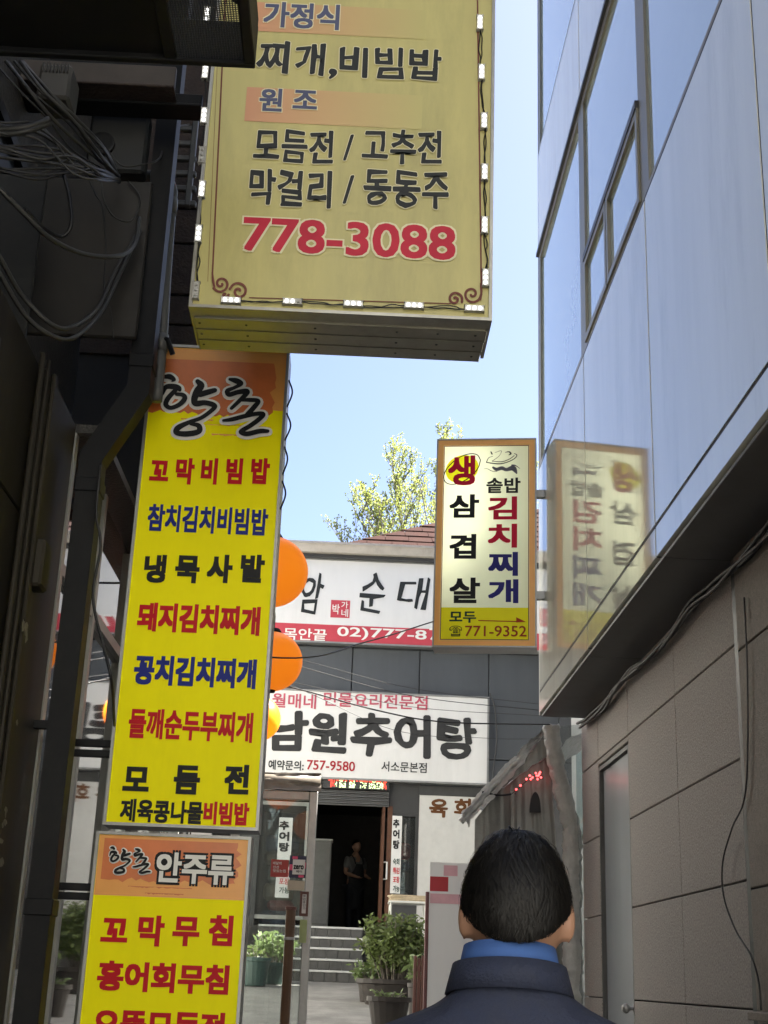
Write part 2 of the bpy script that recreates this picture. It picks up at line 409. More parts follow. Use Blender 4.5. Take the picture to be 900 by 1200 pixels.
# added building behind the tarpaulin shelter, keeping direct sun off the forecourt
NB = thing('shading_building', (5, 16, .8), 'added plain grey building behind the tarpaulin shelter that shades the forecourt', 'building')
nbw = obj('wall', MB().box((3.5, 10.5, .3), (9.8, 21.2, 8.6)), M('grey_render', (.5, .5, .49), .7, var=.12, dirt=.35, streak=True), NB)
for zz_ in (3.6, 6.2):
    for yy_ in (12, 14.6, 17.2, 19.4):
        W = obj('window', MB().box((3.47, yy_, zz_), (3.499, yy_ + 1.2, zz_ + 1.4)), frame_dark, NB); obj('pane', MB().box((3.46, yy_ + .06, zz_ + .06), (3.469, yy_ + 1.14, zz_ + 1.34)), win_glass, W)

# ------------------------------------------------------------------ left building
LX, UX = -1.22, -1.5           # shop front plane, upper wall plane
LB = thing('shop_building', (-3, 4, 0), 'dark grimy shop building with glazed front lining the left of the alley', 'building')
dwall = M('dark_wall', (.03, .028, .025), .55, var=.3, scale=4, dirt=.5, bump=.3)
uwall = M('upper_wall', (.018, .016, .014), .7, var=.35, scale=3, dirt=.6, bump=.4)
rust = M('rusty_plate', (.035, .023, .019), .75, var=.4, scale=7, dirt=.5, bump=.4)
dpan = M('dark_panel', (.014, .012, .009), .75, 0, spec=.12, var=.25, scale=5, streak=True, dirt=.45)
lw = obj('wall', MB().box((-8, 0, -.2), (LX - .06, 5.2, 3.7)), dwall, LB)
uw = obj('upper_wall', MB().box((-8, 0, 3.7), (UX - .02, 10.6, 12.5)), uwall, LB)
obj('eave_soffit', MB().box((-1.6, 5.2, 3.66), (LX + .12, 10.6, 3.698)), dwall, LB)
for z0, z1 in ((-.1, .62), (.62, 1.72), (1.72, 2.3), (2.3, 3.1), (3.1, 3.69)):
    for y0, y1 in ((0, 1.2), (1.2, 2.3), (2.3, 3.3), (3.3, 4.0), (4.0, 4.62)):
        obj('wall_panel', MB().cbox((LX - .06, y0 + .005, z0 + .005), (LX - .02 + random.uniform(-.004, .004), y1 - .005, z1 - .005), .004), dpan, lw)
pil = M('pilaster_metal', (.03, .026, .019), .6, .1, spec=.2, var=.25, scale=8, streak=True, dirt=.4)
obj('pilaster', MB().cbox((LX - .06, 4.63, -.1), (LX + .012, 5.19, 3.69), .01), pil, LB)
obj('pilaster_bead', MB().cbox((LX + .013, 4.68, -.1), (LX + .03, 4.73, 3.69), .006), pil, LB)
# torn stickers and boxes on the pilaster and panels
stk = M('torn_sticker', (.16, .15, .12), .7, var=.5, scale=40); rs = random.Random(44)
for k in range(16):
    z = rs.choice((1.55, 1.62, 1.75, 1.83, 1.9, 1.98, 2.05, 2.4, 2.7)) + rs.uniform(-.03, .03); y = rs.uniform(4.66, 4.9); a_, b_ = rs.uniform(.01, .05), rs.uniform(.01, .045); n_ = 9
    obj('torn_sticker', MB().add([(LX + .0135 if y > 4.73 else LX + .0315, y + a_ * math.cos(2 * math.pi * q / n_) * rs.uniform(.5, 1), z + b_ * math.sin(2 * math.pi * q / n_) * rs.uniform(.5, 1)) for q in range(n_)], [tuple(range(n_))]), stk, LB, fixn=False)
obj('printed_sticker', MB().box((LX - .0195, 4.2, 2.56), (LX - .0125, 4.5, 2.66)), M('old_sticker', (.05, .046, .036), .7, var=.6, scale=60), LB)
for (y, z, a_, b_) in ((3.75, 3.3, .09, .12), (4.78, 2.95, .06, .09)): obj('junction_box', MB().cbox((LX - .02, y - a_, z - b_), (LX + .06, y + a_, z + b_), .01), MATS['pilaster_metal'], LB)
for k, (y, r_) in enumerate(((4.58, .012), (4.54, .009), (4.6, .007))): obj('conduit', MB().tube([(LX + .0 + k * .01, y, .2), (LX + .0 + k * .01, y + .01, 2.0), (LX + k * .01, y - .01, 3.7)], r_, 8), MATS['pilaster_metal'], LB, True)
# glazed shop front
lglass = M('shop_glass', (.03, .032, .034), .02, 0, var=.2, scale=1.5, spec=.9, coat=1)
fy = [5.2, 5.95, 6.9, 7.85, 8.8, 9.75, 10.6]
obj('sill_wall', MB().box((-1.6, 5.2, -.2), (LX - .01, 10.6, 1.02)), dwall, LB)
for y0, y1 in zip(fy[:-1], fy[1:]):
    mb = MB(); mb.box((LX - .05, y0, 1.02), (LX + .015, y0 + .05, 3.66)); mb.box((LX - .05, y0 + .05, 3.06), (LX + .01, y1, 3.11)); mb.box((LX - .05, y0 + .05, 1.02), (LX + .012, y1, 1.06))
    W = obj('shop_window', mb, alu_dull, LB)
    obj('pane', MB().box((LX - .03, y0 + .05, 1.06), (LX - .02, y1, 3.06)), lglass, W); obj('transom_pane', MB().box((LX - .03, y0 + .05, 3.11), (LX - .02, y1, 3.66)), lglass, W)
obj('end_wall', MB().box((-8, 10.6, -.2), (LX - .01, 10.7, 12.5)), dwall, LB)
# rusty plates on a return of the upper wall
rz = [PY(215, q, 6.3).z for q in (60, 135, 245, 286, 346, 381, 420)]; rx0, rx1 = UX, PY(246, 300, 6.3).x
obj('wall_return', MB().box((rx0, 6.32, 3.7), (rx1 - .02, 6.5, 7.5)), joint_dark, LB)
for z1, z0 in zip(rz[:-1], rz[1:]):
    obj('rusty_plate', MB().cbox((rx0, 6.295 + random.uniform(-.006, .006), z0 + .006), (rx1, 6.32, z1 - .006), .004), rust, uw)
# dark upper windows with metal surrounds
dg = M('dim_glass', (.02, .022, .024), .35, 0, var=.3, scale=2, spec=.25)
grey_pl = M('grey_plate', (.016, .017, .017), .5, .3, var=.25, scale=5, dirt=.4)
for y0, y1, z0, z1 in ((4.15, 4.95, 3.75, 4.75),):
    mb = MB()
    for q in ((y0, y1, z0, z0 + .05), (y0, y1, z1 - .05, z1), (y0, y0 + .05, z0 + .05, z1 - .05), (y1 - .05, y1, z0 + .05, z1 - .05)): mb.box((UX - .02, q[0], q[2]), (UX + .02, q[1], q[3]))
    W = obj('upper_window', mb, grey_pl, LB); obj('pane', MB().box((UX - .02, y0 + .05, z0 + .05), (UX - .008, y1 - .05, z1 - .05)), dg, W)

# ------------------------------------------------------------------ far building
BY = 22.0
clad = M('grey_cladding', (.085, .092, .10), .42, .35, var=.12, scale=1.5, streak=True, dirt=.25)
BB = thing('restaurant_building', (0, 24, 1.48), 'low grey clad restaurant building closing the far end of the alley', 'building')
FZ = PY(408, 1088, BY).z          # floor level inside the door
ZC = PY(430, 918, BY).z           # top of the ground floor openings
EAVE = PY(420, 660, BY).z
xl, xd0, xd1 = -4.6, PY(364, 1020, BY).x, PY(452, 1020, BY).x
pw = MB().box((-4.6, BY + .06, ZC), (6, 30, EAVE)); bw = obj('wall', pw, joint_dark, BB)
jx = [PY(q, 800, BY).x for q in (250, 331, 412, 491.5, 573, 655, 737)]
zc = PY(500, 762, BY).z
cz = [ZC, PY(620, 892, BY).z, zc, EAVE - .02]
for x0, x1 in zip(jx[:-1], jx[1:]):
    for z0, z1 in zip(cz[:-1], cz[1:]): obj('cladding_panel', MB().cbox((x0 + .008, BY + .02, z0 + .008), (x1 - .008, BY + .06, z1 - .008), .006), clad, bw)
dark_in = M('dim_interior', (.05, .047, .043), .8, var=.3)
lowm = M('dark_stone', (.05, .05, .05), .5, var=.2)
# ground floor: dark room behind door and windows
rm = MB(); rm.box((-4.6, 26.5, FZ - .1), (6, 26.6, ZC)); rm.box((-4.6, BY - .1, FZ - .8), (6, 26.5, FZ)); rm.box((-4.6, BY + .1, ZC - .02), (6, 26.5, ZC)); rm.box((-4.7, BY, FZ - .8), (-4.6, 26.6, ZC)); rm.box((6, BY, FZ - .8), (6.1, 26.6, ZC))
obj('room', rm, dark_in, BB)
xw = PY(490, 1000, BY).x
obj('ground_floor_wall', MB().box((xw, BY, 1.3), (6, BY + .12, ZC)), lowm, BB)
obj('ground_floor_wall', MB().box((-4.6, BY, 1.3), (PY(296, 1100, BY).x, BY + .12, ZC)), lowm, BB)
obj('window_sill_wall', MB().box((xd1 + .08, BY, 1.3), (xw, BY + .12, FZ + .35)), lowm, BB)
wood = M('door_wood', (.10, .04, .018), .45, var=.3, scale=14)
dfr = MB(); dfr.box((xd1, BY, FZ), (xd1 + .08, BY + .1, ZC - .35)); obj('door_frame', dfr, wood, BB)
obj('door_frame', MB().box((xd0 - .06, BY, FZ), (xd0, BY + .1, ZC - .35)), frame_dark, BB)
wdw = MB()
a, b = xd1 + .082, xw - .002
for q in ((a, b, FZ + .35, FZ + .4), (a, b, ZC - .5, ZC - .45), (a, a + .04, FZ + .4, ZC - .5), (b - .05, b, FZ + .4, ZC - .5)): wdw.box((q[0], BY + .02, q[2]), (q[1], BY + .09, q[3]))
W = obj('side_window', wdw, frame_dark, BB); obj('pane', MB().box((a + .04, BY + .05, FZ + .4), (b - .05, BY + .058, ZC - .5)), clear_glass, W)
obj('lintel', MB().box((PY(296, 1000, BY).x, BY + .0, ZC - .02), (xw, BY + .055, ZC + .12)), frame_dark, BB)
obj('transom_panel', MB().box((xd1 + .0, BY + .01, ZC - .45), (xw - .003, BY + .055, ZC - .021)), frame_dark, BB)
# left shop window with view of stacked goods
xwl = PY(296, 1000, BY).x
wdw = MB()
for q in ((xwl, xd0 - .062, FZ + .1, FZ + .16), (xwl, xd0 - .062, ZC - .4, ZC - .34), (xwl, xwl + .05, FZ + .16, ZC - .4), (xd0 - .12, xd0 - .062, FZ + .16, ZC - .4)): wdw.box((q[0], BY + .02, q[2]), (q[1], BY + .09, q[3]))
W = obj('front_window', wdw, alu_dull, BB); obj('pane', MB().box((xwl + .05, BY + .05, FZ + .16), (xd0 - .12, BY + .058, ZC - .4)), clear_glass, W)
# roof: gutter, fascia, hipped tile roof
gut = M('gutter_beige', (.42, .38, .33), .5, .1, var=.1, dirt=.3)
gz0, gz1 = PY(420, 648, BY - .4).z, PY(420, 637, BY - .45).z
obj('gutter', MB().add([(x, y, z) for x in (-4.8, 6.2) for y, z in ((BY - .38, gz0), (BY - .42, (gz0 + gz1) / 2), (BY - .45, gz1), (BY - .05, gz1), (BY - .05, gz0))], [(0, 1, 6, 5), (1, 2, 7, 6), (2, 3, 8, 7), (3, 4, 9, 8), (4, 0, 5, 9), (0, 4, 3, 2, 1), (5, 6, 7, 8, 9)]), gut, BB)
obj('gutter_lip', MB().box((-4.8, BY - .465, gz1 - .03), (6.2, BY - .451, gz1 + .01)), gut, BB)
obj('eave_board', MB().box((-4.7, BY - .28, gz0 - .06), (6.1, BY + .06, gz0 - .004)), frame_dark, BB)
obj('roof_deck', MB().box((-4.7, BY - .04, gz0), (6.1, 31, gz0 + .05)), alu_dull, BB)
tilem = M('roof_tile', (.03, .0135, .011), .9, spec=.04, var=.3, scale=5, bump=.3, dirt=.25)
hx = PY(400, 637, BY + .2).x
RZ = PY(403, 639, BY + .2).z
A = Vector((hx, BY + .2, RZ)); 
rows = 9; run, rise = 3.2, 1.95
rf = obj('roof', MB().add([(hx + .03, BY + .22, RZ), (5.9, BY + .22, RZ), (5.9, BY + .2 + run, RZ + rise - .03), (hx + run, BY + .2 + run, RZ + rise - .03), (hx + .03, BY + 2 * run, RZ)], [(0, 1, 2, 3), (0, 3, 4)]), tilem, BB)
for r_ in range(rows):
    t0, t1 = r_ / rows, (r_ + 1.25) / rows
    x0 = hx + run * t0; nseg = 14 - r_ // 2
    for k in range(nseg):
        xa = x0 + (5.9 - x0) * k / nseg + .004; xb = x0 + (5.9 - x0) * (k + 1) / nseg - .004
        ya, yb = BY + .2 + run * t0, BY + .2 + run * t1; za, zb = RZ + rise * t0, RZ + rise * t1
        dz = random.uniform(0, .012)
        xa2 = xa + (run / rows * 1.1 if k == 0 else 0)
        obj('roof_tile', MB().hexa([(xa, ya, za + .01 + dz), (xb, ya, za + .01 + dz), (xb, yb, zb), (xa2, yb, zb), (xa, ya, za + .03 + dz), (xb, ya, za + .03 + dz), (xb, yb, zb + .004), (xa2, yb, zb + .004)]), tilem, rf)
# steps of small grey tiles with pale nosings
ST = thing('entrance_steps', (0, 21.3, 1.48), 'grey tiled steps with white edges climbing to the dark restaurant door', 'steps')
tile_g = M('step_tile', (.075, .073, .07), .55, var=.25, scale=9, dirt=.3); nose = M('step_nosing', (.55, .55, .53), .5, var=.12, dirt=.3); grout = M('grout', (.15, .15, .14), .8)
sx0, sx1 = PY(318, 1150, 20.5).x - .3, PY(424, 1140, 20.6).x
g0 = gz(20.5) - .01; nst = 5; hr = (FZ - g0) / nst; tr = .3; sy0 = BY - .1 - tr * nst
for k in range(nst):
    y0 = sy0 + k * tr; z0, z1 = g0 + k * hr, g0 + (k + 1) * hr
    stp = obj('step', MB().box((sx0, y0 + .012, z0 if k else z0 - .2), (sx1, BY - .1 if k == nst - 1 else y0 + tr + .012, z1 - .012)), grout, ST)
    obj('nosing', MB().cbox((sx0 - .004, y0 - .012, z1 - .028), (sx1 + .004, y0 + .05, z1 + .002), .004), nose, stp)
    obj('tread', MB().box((sx0, y0 + .051, z1 - .011), (sx1, y0 + tr + .01, z1 - .001)), tile_g, stp)
    n_ = 9; tw = (sx1 - sx0) / n_
    for q in range(n_):
        sh = (k % 2) * .06
        obj('riser_tile', MB().cbox((sx0 + q * tw + .006 + (sh if q else 0), y0, z0 + .006), (sx0 + (q + 1) * tw - .006 + (sh if q < n_ - 1 else 0), y0 + .012, z1 - .03), .003), tile_g, stp)

# ================================================================== SIGNS ON THE LEFT
# --- big olive menu sign edged with LED modules
fr = Frame((0, 4.3, 0), (1, 0, 0), (0, -1, 0))
u0, u1 = -.652, .438; v0, v1 = 3.795, 5.75; dep = .30
SG = thing('hanging_sign', (u0, 4.45, v0), 'large dull yellow hanging menu sign edged with lit lamp modules, reading 778-3088', 'sign')
olive = M('olive_vinyl', (.45, .405, .15), .38, var=.11, scale=3.5, streak=True, dirt=.32, bump=.10, bscale=5)
face = obj('face_panel', fr.box(MB(), u0 + .012, u1 - .012, v0 + .012, v1, -.02, -.002), olive, SG)
fm = MB()
fr.box(fm, u0, u0 + .012, v0, v1, -dep, .012); fr.box(fm, u1 - .012, u1, v0, v1, -dep, .012)
fr.box(fm, u0 + .012, u1 - .012, v0, v0 + .012, -.06, .012); fr.box(fm, u0 + .012, u1 - .012, v1 - .01, v1, -dep, .0)
fr.box(fm, u0 + .012, u1 - .012, v0 + .012, v1 - .01, -dep, -dep + .01)
sig_frame = M('sign_frame', (.34, .33, .29), .35, .6, var=.15, dirt=.35)
cab = obj('cabinet', fm, sig_frame, SG)
under = M('sign_underside', (.30, .29, .24), .3, .6, var=.15, scale=4, dirt=.4)
for k in range(3):
    a = -.063 - k * .081
    st = obj('bottom_slat', MB().cbox(fr.p(u0 + .013, v0 - .008 - .003 * k, a - .074), fr.p(u1 - .013 - .004 * k, v0 + .012, a), .003), under, SG)
rv = MB()
for k in range(3):
    for x in (u0 + .03, u0 + .2, -.2, .1, .25, u1 - .05): rv.lathe([(0, -.004), (.004, -.003), (.005, 0), (0, .001)], 8, (x, 4.3 + .063 + k * .081 + .033, v0 - .008 - .003 * k))
obj('rivet', rv, frame_dark, SG)
# bands fading from salmon into the sign colour (printed)
def fade_mat(name, c0, c1, x0, x1):
    m = bpy.data.materials.new(name); m.use_nodes = True; n = m.node_tree.nodes; l = m.node_tree.links; b = n['Principled BSDF']; b.inputs['Roughness'].default_value = .4
    tc = n.new('ShaderNodeTexCoord'); sp = n.new('ShaderNodeSeparateXYZ'); l.new(tc.outputs['Object'], sp.inputs[0])
    mr = n.new('ShaderNodeMapRange'); mr.inputs[1].default_value = x0; mr.inputs[2].default_value = x1; l.new(sp.outputs[0], mr.inputs[0])
    mx = n.new('ShaderNodeMix'); mx.data_type = 'RGBA'; mx.inputs['A'].default_value = (*c0, 1); mx.inputs['B'].default_value = (*c1, 1)
    l.new(mr.outputs[0], mx.inputs['Factor']); l.new(mx.outputs['Result'], b.inputs['Base Color']); return m
xa = fr.uv(294, 120)[0]; xb = fr.uv(495, 120)[0]
salmon = fade_mat('salmon_band', (.55, .27, .14), (.45, .405, .15), xa - u0, xb - u0)
for t, b, l_ in ((0, 40, 296), (100, 146, 293)):
    q0 = fr.uv(l_, t + 2)[1]; q1 = fr.uv(l_, b - 4)[1]; ul = fr.uv(l_, 60)[0]
    fr_b = obj('printed_band', fr.poly(MB(), [(ul, q1), (xb, q1), (xb, q0), (ul, q0)], .0), salmon, face, fixn=False)
plum = M('ink_plum', (.16, .06, .05), .45, spec=.1); slate = M('ink_slate', (.09, .10, .17), .45, spec=.1); cream = M('ink_cream', (.66, .62, .42), .45, spec=.1, var=.04); wine = M('ink_crimson', (.46, .035, .06), .4, spec=.1)
lettering(fr, '가정식', (309, 4, 398, 34), slate, face, .03, .003, .03, cream)
lettering(fr, '찌개,비빔밥', (302, 53, 518, 93), ink_grey, face, .028, .003, .022, cream, jit=.065)
lettering(fr, '원 조', (304, 104, 372, 131), slate, face, .03, .003, .03, cream)
lettering(fr, '모듬전 / 고추전', (297, 152, 518, 192), ink_grey, face, .028, .003, .022, cream, jit=.065)
lettering(fr, '막걸리 / 동동주', (291, 199, 527, 243), ink_grey, face, .028, .003, .022, cream, jit=.065)
lettering(fr, '778-3088', (284, 260, 534, 300), wine, face, .022, .003, .03, cream)
mb = MB()
def pl(mb, a, b, wd, w=.001):
    a, b = Vector(fr.uv(*a)), Vector(fr.uv(*b)); d = (b - a).normalized(); n_ = Vector((-d.y, d.x)) * wd / 2
    fr.poly(mb, [a - n_, b - n_, b + n_, a + n_], w)
pl(mb, (264, 0), (249, 322), .006); pl(mb, (558, -120), (564, 335), .006); pl(mb, (292, 349), (528, 356), .004, .0013); pl(mb, (258, 0), (243.5, 330), .0015); 
obj('border_line', mb, plum, face, fixn=False)
idc = Conv(0, 0, 1)
def spiral(cx, cy, r, turns, dirn=1, a0=0): return [(cx + (r * (1 - .85 * k / 14)) * math.cos(a0 + dirn * turns * 2 * math.pi * k / 14), cy + r * (1 - .85 * k / 14) * math.sin(a0 + dirn * turns * 2 * math.pi * k / 14), 3.2) for k in range(15)]
strokes(fr, [spiral(259, 333, 10, 1.4, -1, 2.6), spiral(280, 342, 11, 1.4, 1, 3.4), spiral(264, 346, 4, .8, 1, 0), [(249, 320, 2), (250, 330, 3), (252, 340, 2)]], plum, face, idc, .0022, name='scroll_ornament', n=3)
strokes(fr, [spiral(553, 345, 11, 1.4, 1, 0), spiral(533, 351, 9, 1.4, -1, .4), [(563, 333, 2), (564, 342, 3), (563, 352, 2)]], plum, face, idc, .0022, name='scroll_ornament', n=3)
# LED modules, wired along the edge
led_case = M('module_case', (.36, .36, .34), .4, var=.1); led_on = M('lamp_bead', (.9, .9, .9), .3, emit=(1, .98, .95), es=.55); led_off = M('dead_bead', (.35, .35, .33), .4)
mods = [(243, 20, 0, 1), (241, 86, 0, 1), (239.5, 138, 0, 1), (237, 184, 0, 0), (237, 224, 0, 1), (233, 276, 0, 1), (230, 342, 0, 0)] + [(562, 29, 0, 1), (564, 87, 0, 1), (567, 144, 0, 1), (567.5, 204, 0, 1), (567.5, 266, 0, 1), (568.5, 327.5, 0, 1)] + [(271, 354, 1, 1), (343, 355.5, 1, 2), (414, 358, 1, 1), (485, 360, 1, 1), (555.5, 363.5, 1, 1)]
for (px, py, hz, on) in mods:
    c = Vector(fr.uv(px, py)); L, H = .034, .011
    a, b = (L, H) if hz else (H, L)
    m_ = obj('lamp_module', MB().cbox(fr.p(c.x - a, c.y - b, .002), fr.p(c.x + a, c.y + b, .016), .003), led_case, SG)
    for k in (-1, 0, 1):
        q = c + (Vector((k * .021, 0)) if hz else Vector((0, k * .021)))
        lit = on == 1 or (on == 2 and k < 1)
        obj('lamp_bead', MB().lathe([(.0, -.006), (.0055, -.004), (.0065, .002), (0, .003)], 10, fr.p(q.x, q.y, .018), 'y'), led_on if lit else led_off, m_)
wr = MB()
def wiggle(pts, amp, r=.0022):
    P = []
    for i in range(len(pts) - 1):
        a, b = Vector(pts[i]), Vector(pts[i + 1])
        for k in range(6): P.append(a.lerp(b, k / 6) + Vector((random.uniform(-amp, amp), 0, random.uniform(-amp, amp))))
    wr.tube(spl(P + [Vector(pts[-1])], 3), r, 5)
for grp in (mods[:7], mods[7:13], mods[13:]):
    for dd in (.006, .010): wiggle([fr.p(*fr.uv(px + random.uniform(-2, 2), py + random.uniform(-2, 2)), dd) for px, py, _, _ in grp], .006)
obj('wire', wr, cable_black, SG)
# mounting arm back to the wall
arm = MB()
for z in (5.45,): arm.cbox((UX, 4.42, z), (u0 + .002, 4.48, z + .05), .004)
obj('mounting_arm', arm, black_metal, SG)

# --- yellow menu sign boxes
yel = M('yellow_acrylic', (.94, .86, .003), .45, var=.06, scale=2.2, dirt=.14, streak=True, spec=.08, bump=.05, bscale=4)
acry = M('milk_acrylic', (.85, .85, .82), .4, var=.03, trans=.7)
rimm = M('sign_rim', (.30, .30, .29), .4, .6, var=.15, dirt=.3)
def orange_mat(name, zt, zb):
    m = bpy.data.materials.new(name); m.use_nodes = True; n = m.node_tree.nodes; l = m.node_tree.links; b = n['Principled BSDF']; b.inputs['Roughness'].default_value = .32
    tc = n.new('ShaderNodeTexCoord'); ns = n.new('ShaderNodeTexNoise'); ns.inputs['Scale'].default_value = 3.5; ns.inputs['Detail'].default_value = 5
    mp = n.new('ShaderNodeMapping'); mp.inputs['Scale'].default_value = (1, 1, 4); l.new(tc.outputs['Object'], mp.inputs[0]); l.new(mp.outputs[0], ns.inputs['Vector'])
    cr = n.new('ShaderNodeValToRGB'); cr.color_ramp.elements[0].color = (.62, .13, .018, 1); cr.color_ramp.elements[1].color = (.74, .24, .03, 1); cr.color_ramp.elements[0].position = .45; cr.color_ramp.elements[1].position = .56
    l.new(ns.outputs['Fac'], cr.inputs[0]); l.new(cr.outputs[0], b.inputs['Base Color']); return m
org = orange_mat('orange_print', 0, 0); brick_o = M('brush_orange', (.62, .16, .035), .34, var=.15, scale=5); pale_o = M('pale_orange', (.80, .35, .07), .34, var=.06)
def sign_box(name, u0, u1, v0, v1, Y, dep, label):
    f = Frame((0, Y, 0), (1, 0, 0), (0, -1, 0)); T = thing(name, (u0, Y + dep / 2, v0), label, 'sign', 'stacked yellow menu signs')
    fc = obj('face_panel', f.poly(MB(), [(u0 + .012, v0 + .012), (u1 - .012, v0 + .012), (u1 - .012, v1 - .012), (u0 + .012, v1 - .012)], 0), yel, T, fixn=False)
    mb = MB()
    for q in ((u0, u0 + .012, v0, v1), (u1 - .012, u1, v0, v1)): f.box(mb, *q, -dep, .01)
    for q in ((u0 + .012, u1 - .012, v0, v0 + .012), (u0 + .012, u1 - .012, v1 - .012, v1)): f.box(mb, *q, -dep, .009)
    obj('back_panel', f.poly(MB(), [(u0 + .012, v0 + .012), (u1 - .012, v0 + .012), (u1 - .012, v1 - .012), (u0 + .012, v1 - .012)], -dep + .004), acry, T, fixn=False)
    obj('cabinet', mb, rimm, T); return f, T, fc
Y1 = 5.4
f1, T1, fc1 = sign_box('menu_sign', -.965, -.352, 2.082, 4.182, Y1, .16, 'tall yellow menu sign with red, blue and black lines under a large brushed logo')
f2, T2, fc2 = sign_box('menu_sign', -.985, -.377, .86, 2.058, Y1, .16, 'lower yellow menu sign with orange header directly under the taller one')
def uvs(f, pts): return [f.uv(*p) for p in pts]
# orange header with ragged brush edge
def ragged(f, x0, x1, y0, y1, seed, mat, parent, w, left=False):
    random.seed(seed); pts = [(x0, y0), (x1, y0)]
    n_ = 26
    for k in range(n_ + 1):
        x = x1 + (x0 - x1) * k / n_; pts.append((x, y1 + random.uniform(-3.5, 3.5) + (y1 * 0 + 3 * math.sin(k * .9))))
    random.seed(3)
    return obj('brush_print', f.poly(MB(), uvs(f, pts), w), mat, parent, fixn=False)
ua, ub = f1.uv(150, 403)[0], f1.uv(345, 403)[0]
b0, b1 = -.953, -.364
def uvrect(f, pts, w, mat, parent, nm='brush_print'): return obj(nm, f.poly(MB(), pts, w), mat, parent, fixn=False)
def brush_block(f, u0, u1, vt, vb, amp, seed, mat, parent, w, right_rag=False):
    rnd = random.Random(seed); pts = [(u0, vt)]
    if right_rag:
        for k in range(12): pts.append((u1 + rnd.uniform(-amp, amp) * 1.2 - .03 * (k / 11 - .5) ** 2, vt + (vb - vt) * k / 11))
    else: pts += [(u1, vt), (u1, vb)]
    for k in range(30):
        pts.append((u1 + (u0 - u1) * (k + 1) / 31, vb + rnd.uniform(-amp, amp) * (1 if k % 2 else .3)))
    pts.append((u0, vb)); return obj('brush_print', f.poly(MB(), pts, w), mat, parent, fixn=False)
vt = 4.169; vq = f1.uv(250, 483)[1]
brush_block(f1, b0, b1, vt, vq + .02, .006, 3, pale_o, fc1, .0008)
brush_block(f1, b0, f1.uv(322, 430)[0], f1.uv(250, 423)[1], f1.uv(250, 486)[1], .012, 5, brick_o, fc1, .0012, True)
for (xa_, xb_, ya_, yb_, sd_) in ((240, 318, 497, 501, 1), (248, 300, 508, 512, 2), (212, 250, 490, 493, 4)):
    a_, b_ = f1.uv(xa_, ya_), f1.uv(xb_, yb_); brush_block(f1, a_[0], b_[0], a_[1], b_[1], .004, sd_, pale_o, fc1, .0011)
logo = [[(78, 232, 30), (105, 232, 38), (132, 250, 26), (120, 262, 10)], [(58, 345, 18), (80, 300, 34), (125, 295, 40), (160, 305, 38), (170, 320, 20)], [(140, 320, 30), (95, 370, 34), (80, 410, 32), (110, 432, 30), (165, 412, 32), (200, 375, 34), (190, 350, 30), (150, 345, 26)],
        [(283, 262, 30), (305, 290, 46), (280, 330, 50), (262, 380, 42), (275, 405, 44), (330, 400, 36), (385, 415, 36), (385, 438, 30), (310, 495, 28), (230, 525, 30), (160, 560, 40), (150, 592, 36), (215, 600, 40), (290, 585, 38), (290, 548, 34), (240, 535, 24)], [(300, 348, 40), (345, 335, 40), (392, 322, 34)],
        [(490, 252, 22), (530, 262, 40), (560, 280, 32), (520, 305, 24), (475, 325, 32), (485, 350, 34), (540, 335, 34), (595, 330, 40), (590, 350, 34), (545, 395, 28), (500, 438, 24)], [(560, 385, 24), (620, 385, 30), (670, 392, 30), (645, 430, 34), (600, 480, 34)],
        [(448, 516, 18), (500, 510, 30), (580, 490, 32), (650, 475, 30), (700, 476, 34), (680, 505, 32), (620, 550, 32), (560, 588, 30), (600, 602, 34), (680, 585, 34), (730, 585, 26)]]
lc = Conv(180, 400, 5.4545)
strokes(f1, logo, ink_white, fc1, lc, .0022, grow=3.4, name='lettering_outline'); strokes(f1, logo, ink_black, fc1, lc, .010, name='lettering')
for s, bx, m_ in (('꼬 막 비 빔 밥', (175.7, 537, 316, 568), ink_red), ('참치김치비빔밥', (173, 593.5, 314, 625.5), ink_blue), ('냉 묵 사 발', (169, 650, 310, 683.5), ink_black),
                  ('돼지김치찌개', (161, 708.5, 305, 742.5), ink_red), ('꽁치김치찌개', (157, 770, 300.5, 805), ink_blue), ('들깨순두부찌개', (150.7, 832.5, 296.5, 868), ink_red),
                  ('모   듬   전', (144.5, 896, 292, 931), ink_black), ('제육콩나물', (141, 937.5, 238, 964.5), ink_black), ('비빔밥', (238.7, 940, 292, 967), ink_red)):
    lettering(f1, s, bx, m_, fc1, .036 if len(s) in (5, 7) and ' ' not in s else .046, .003)
vh = f2.uv(200, 1052)[1]
obj('brush_print', f2.poly(MB(), [(-.972, vh), (-.39, vh), (-.39, 2.045), (-.972, 2.045)], .0008), pale_o, fc2, fixn=False)
brush_block(f2, f2.uv(122, 990)[0], f2.uv(281, 1000)[0], f2.uv(200, 985)[1], f2.uv(200, 1033)[1], .011, 9, brick_o, fc2, .0012, True)
for (xa_, xb_, ya_, yb_, sd_) in ((150, 225, 1038, 1042, 11), (170, 215, 1046, 1049, 12)):
    a_, b_ = f2.uv(xa_, ya_), f2.uv(xb_, yb_); brush_block(f2, a_[0], b_[0], a_[1], b_[1], .003, sd_, brick_o, fc2, .0011)
sc2 = Conv(129 - 55 * .0722, 994 - 225 * .0795, 1 / .0722)
class Conv2:
    s = .0722
    def __call__(s, x, y): return 129 + (x - 55) * .0700, 993 + (y - 225) * .0800
strokes(f2, logo, ink_white, fc2, Conv2(), .0022, grow=1.3, name='lettering_outline', n=4); strokes(f2, logo, ink_black, fc2, Conv2(), .010, name='lettering', n=4)
lettering(f2, '안주류', (183, 1000, 274, 1036), ink_white, fc2, .03, .0045, .075, ink_black)
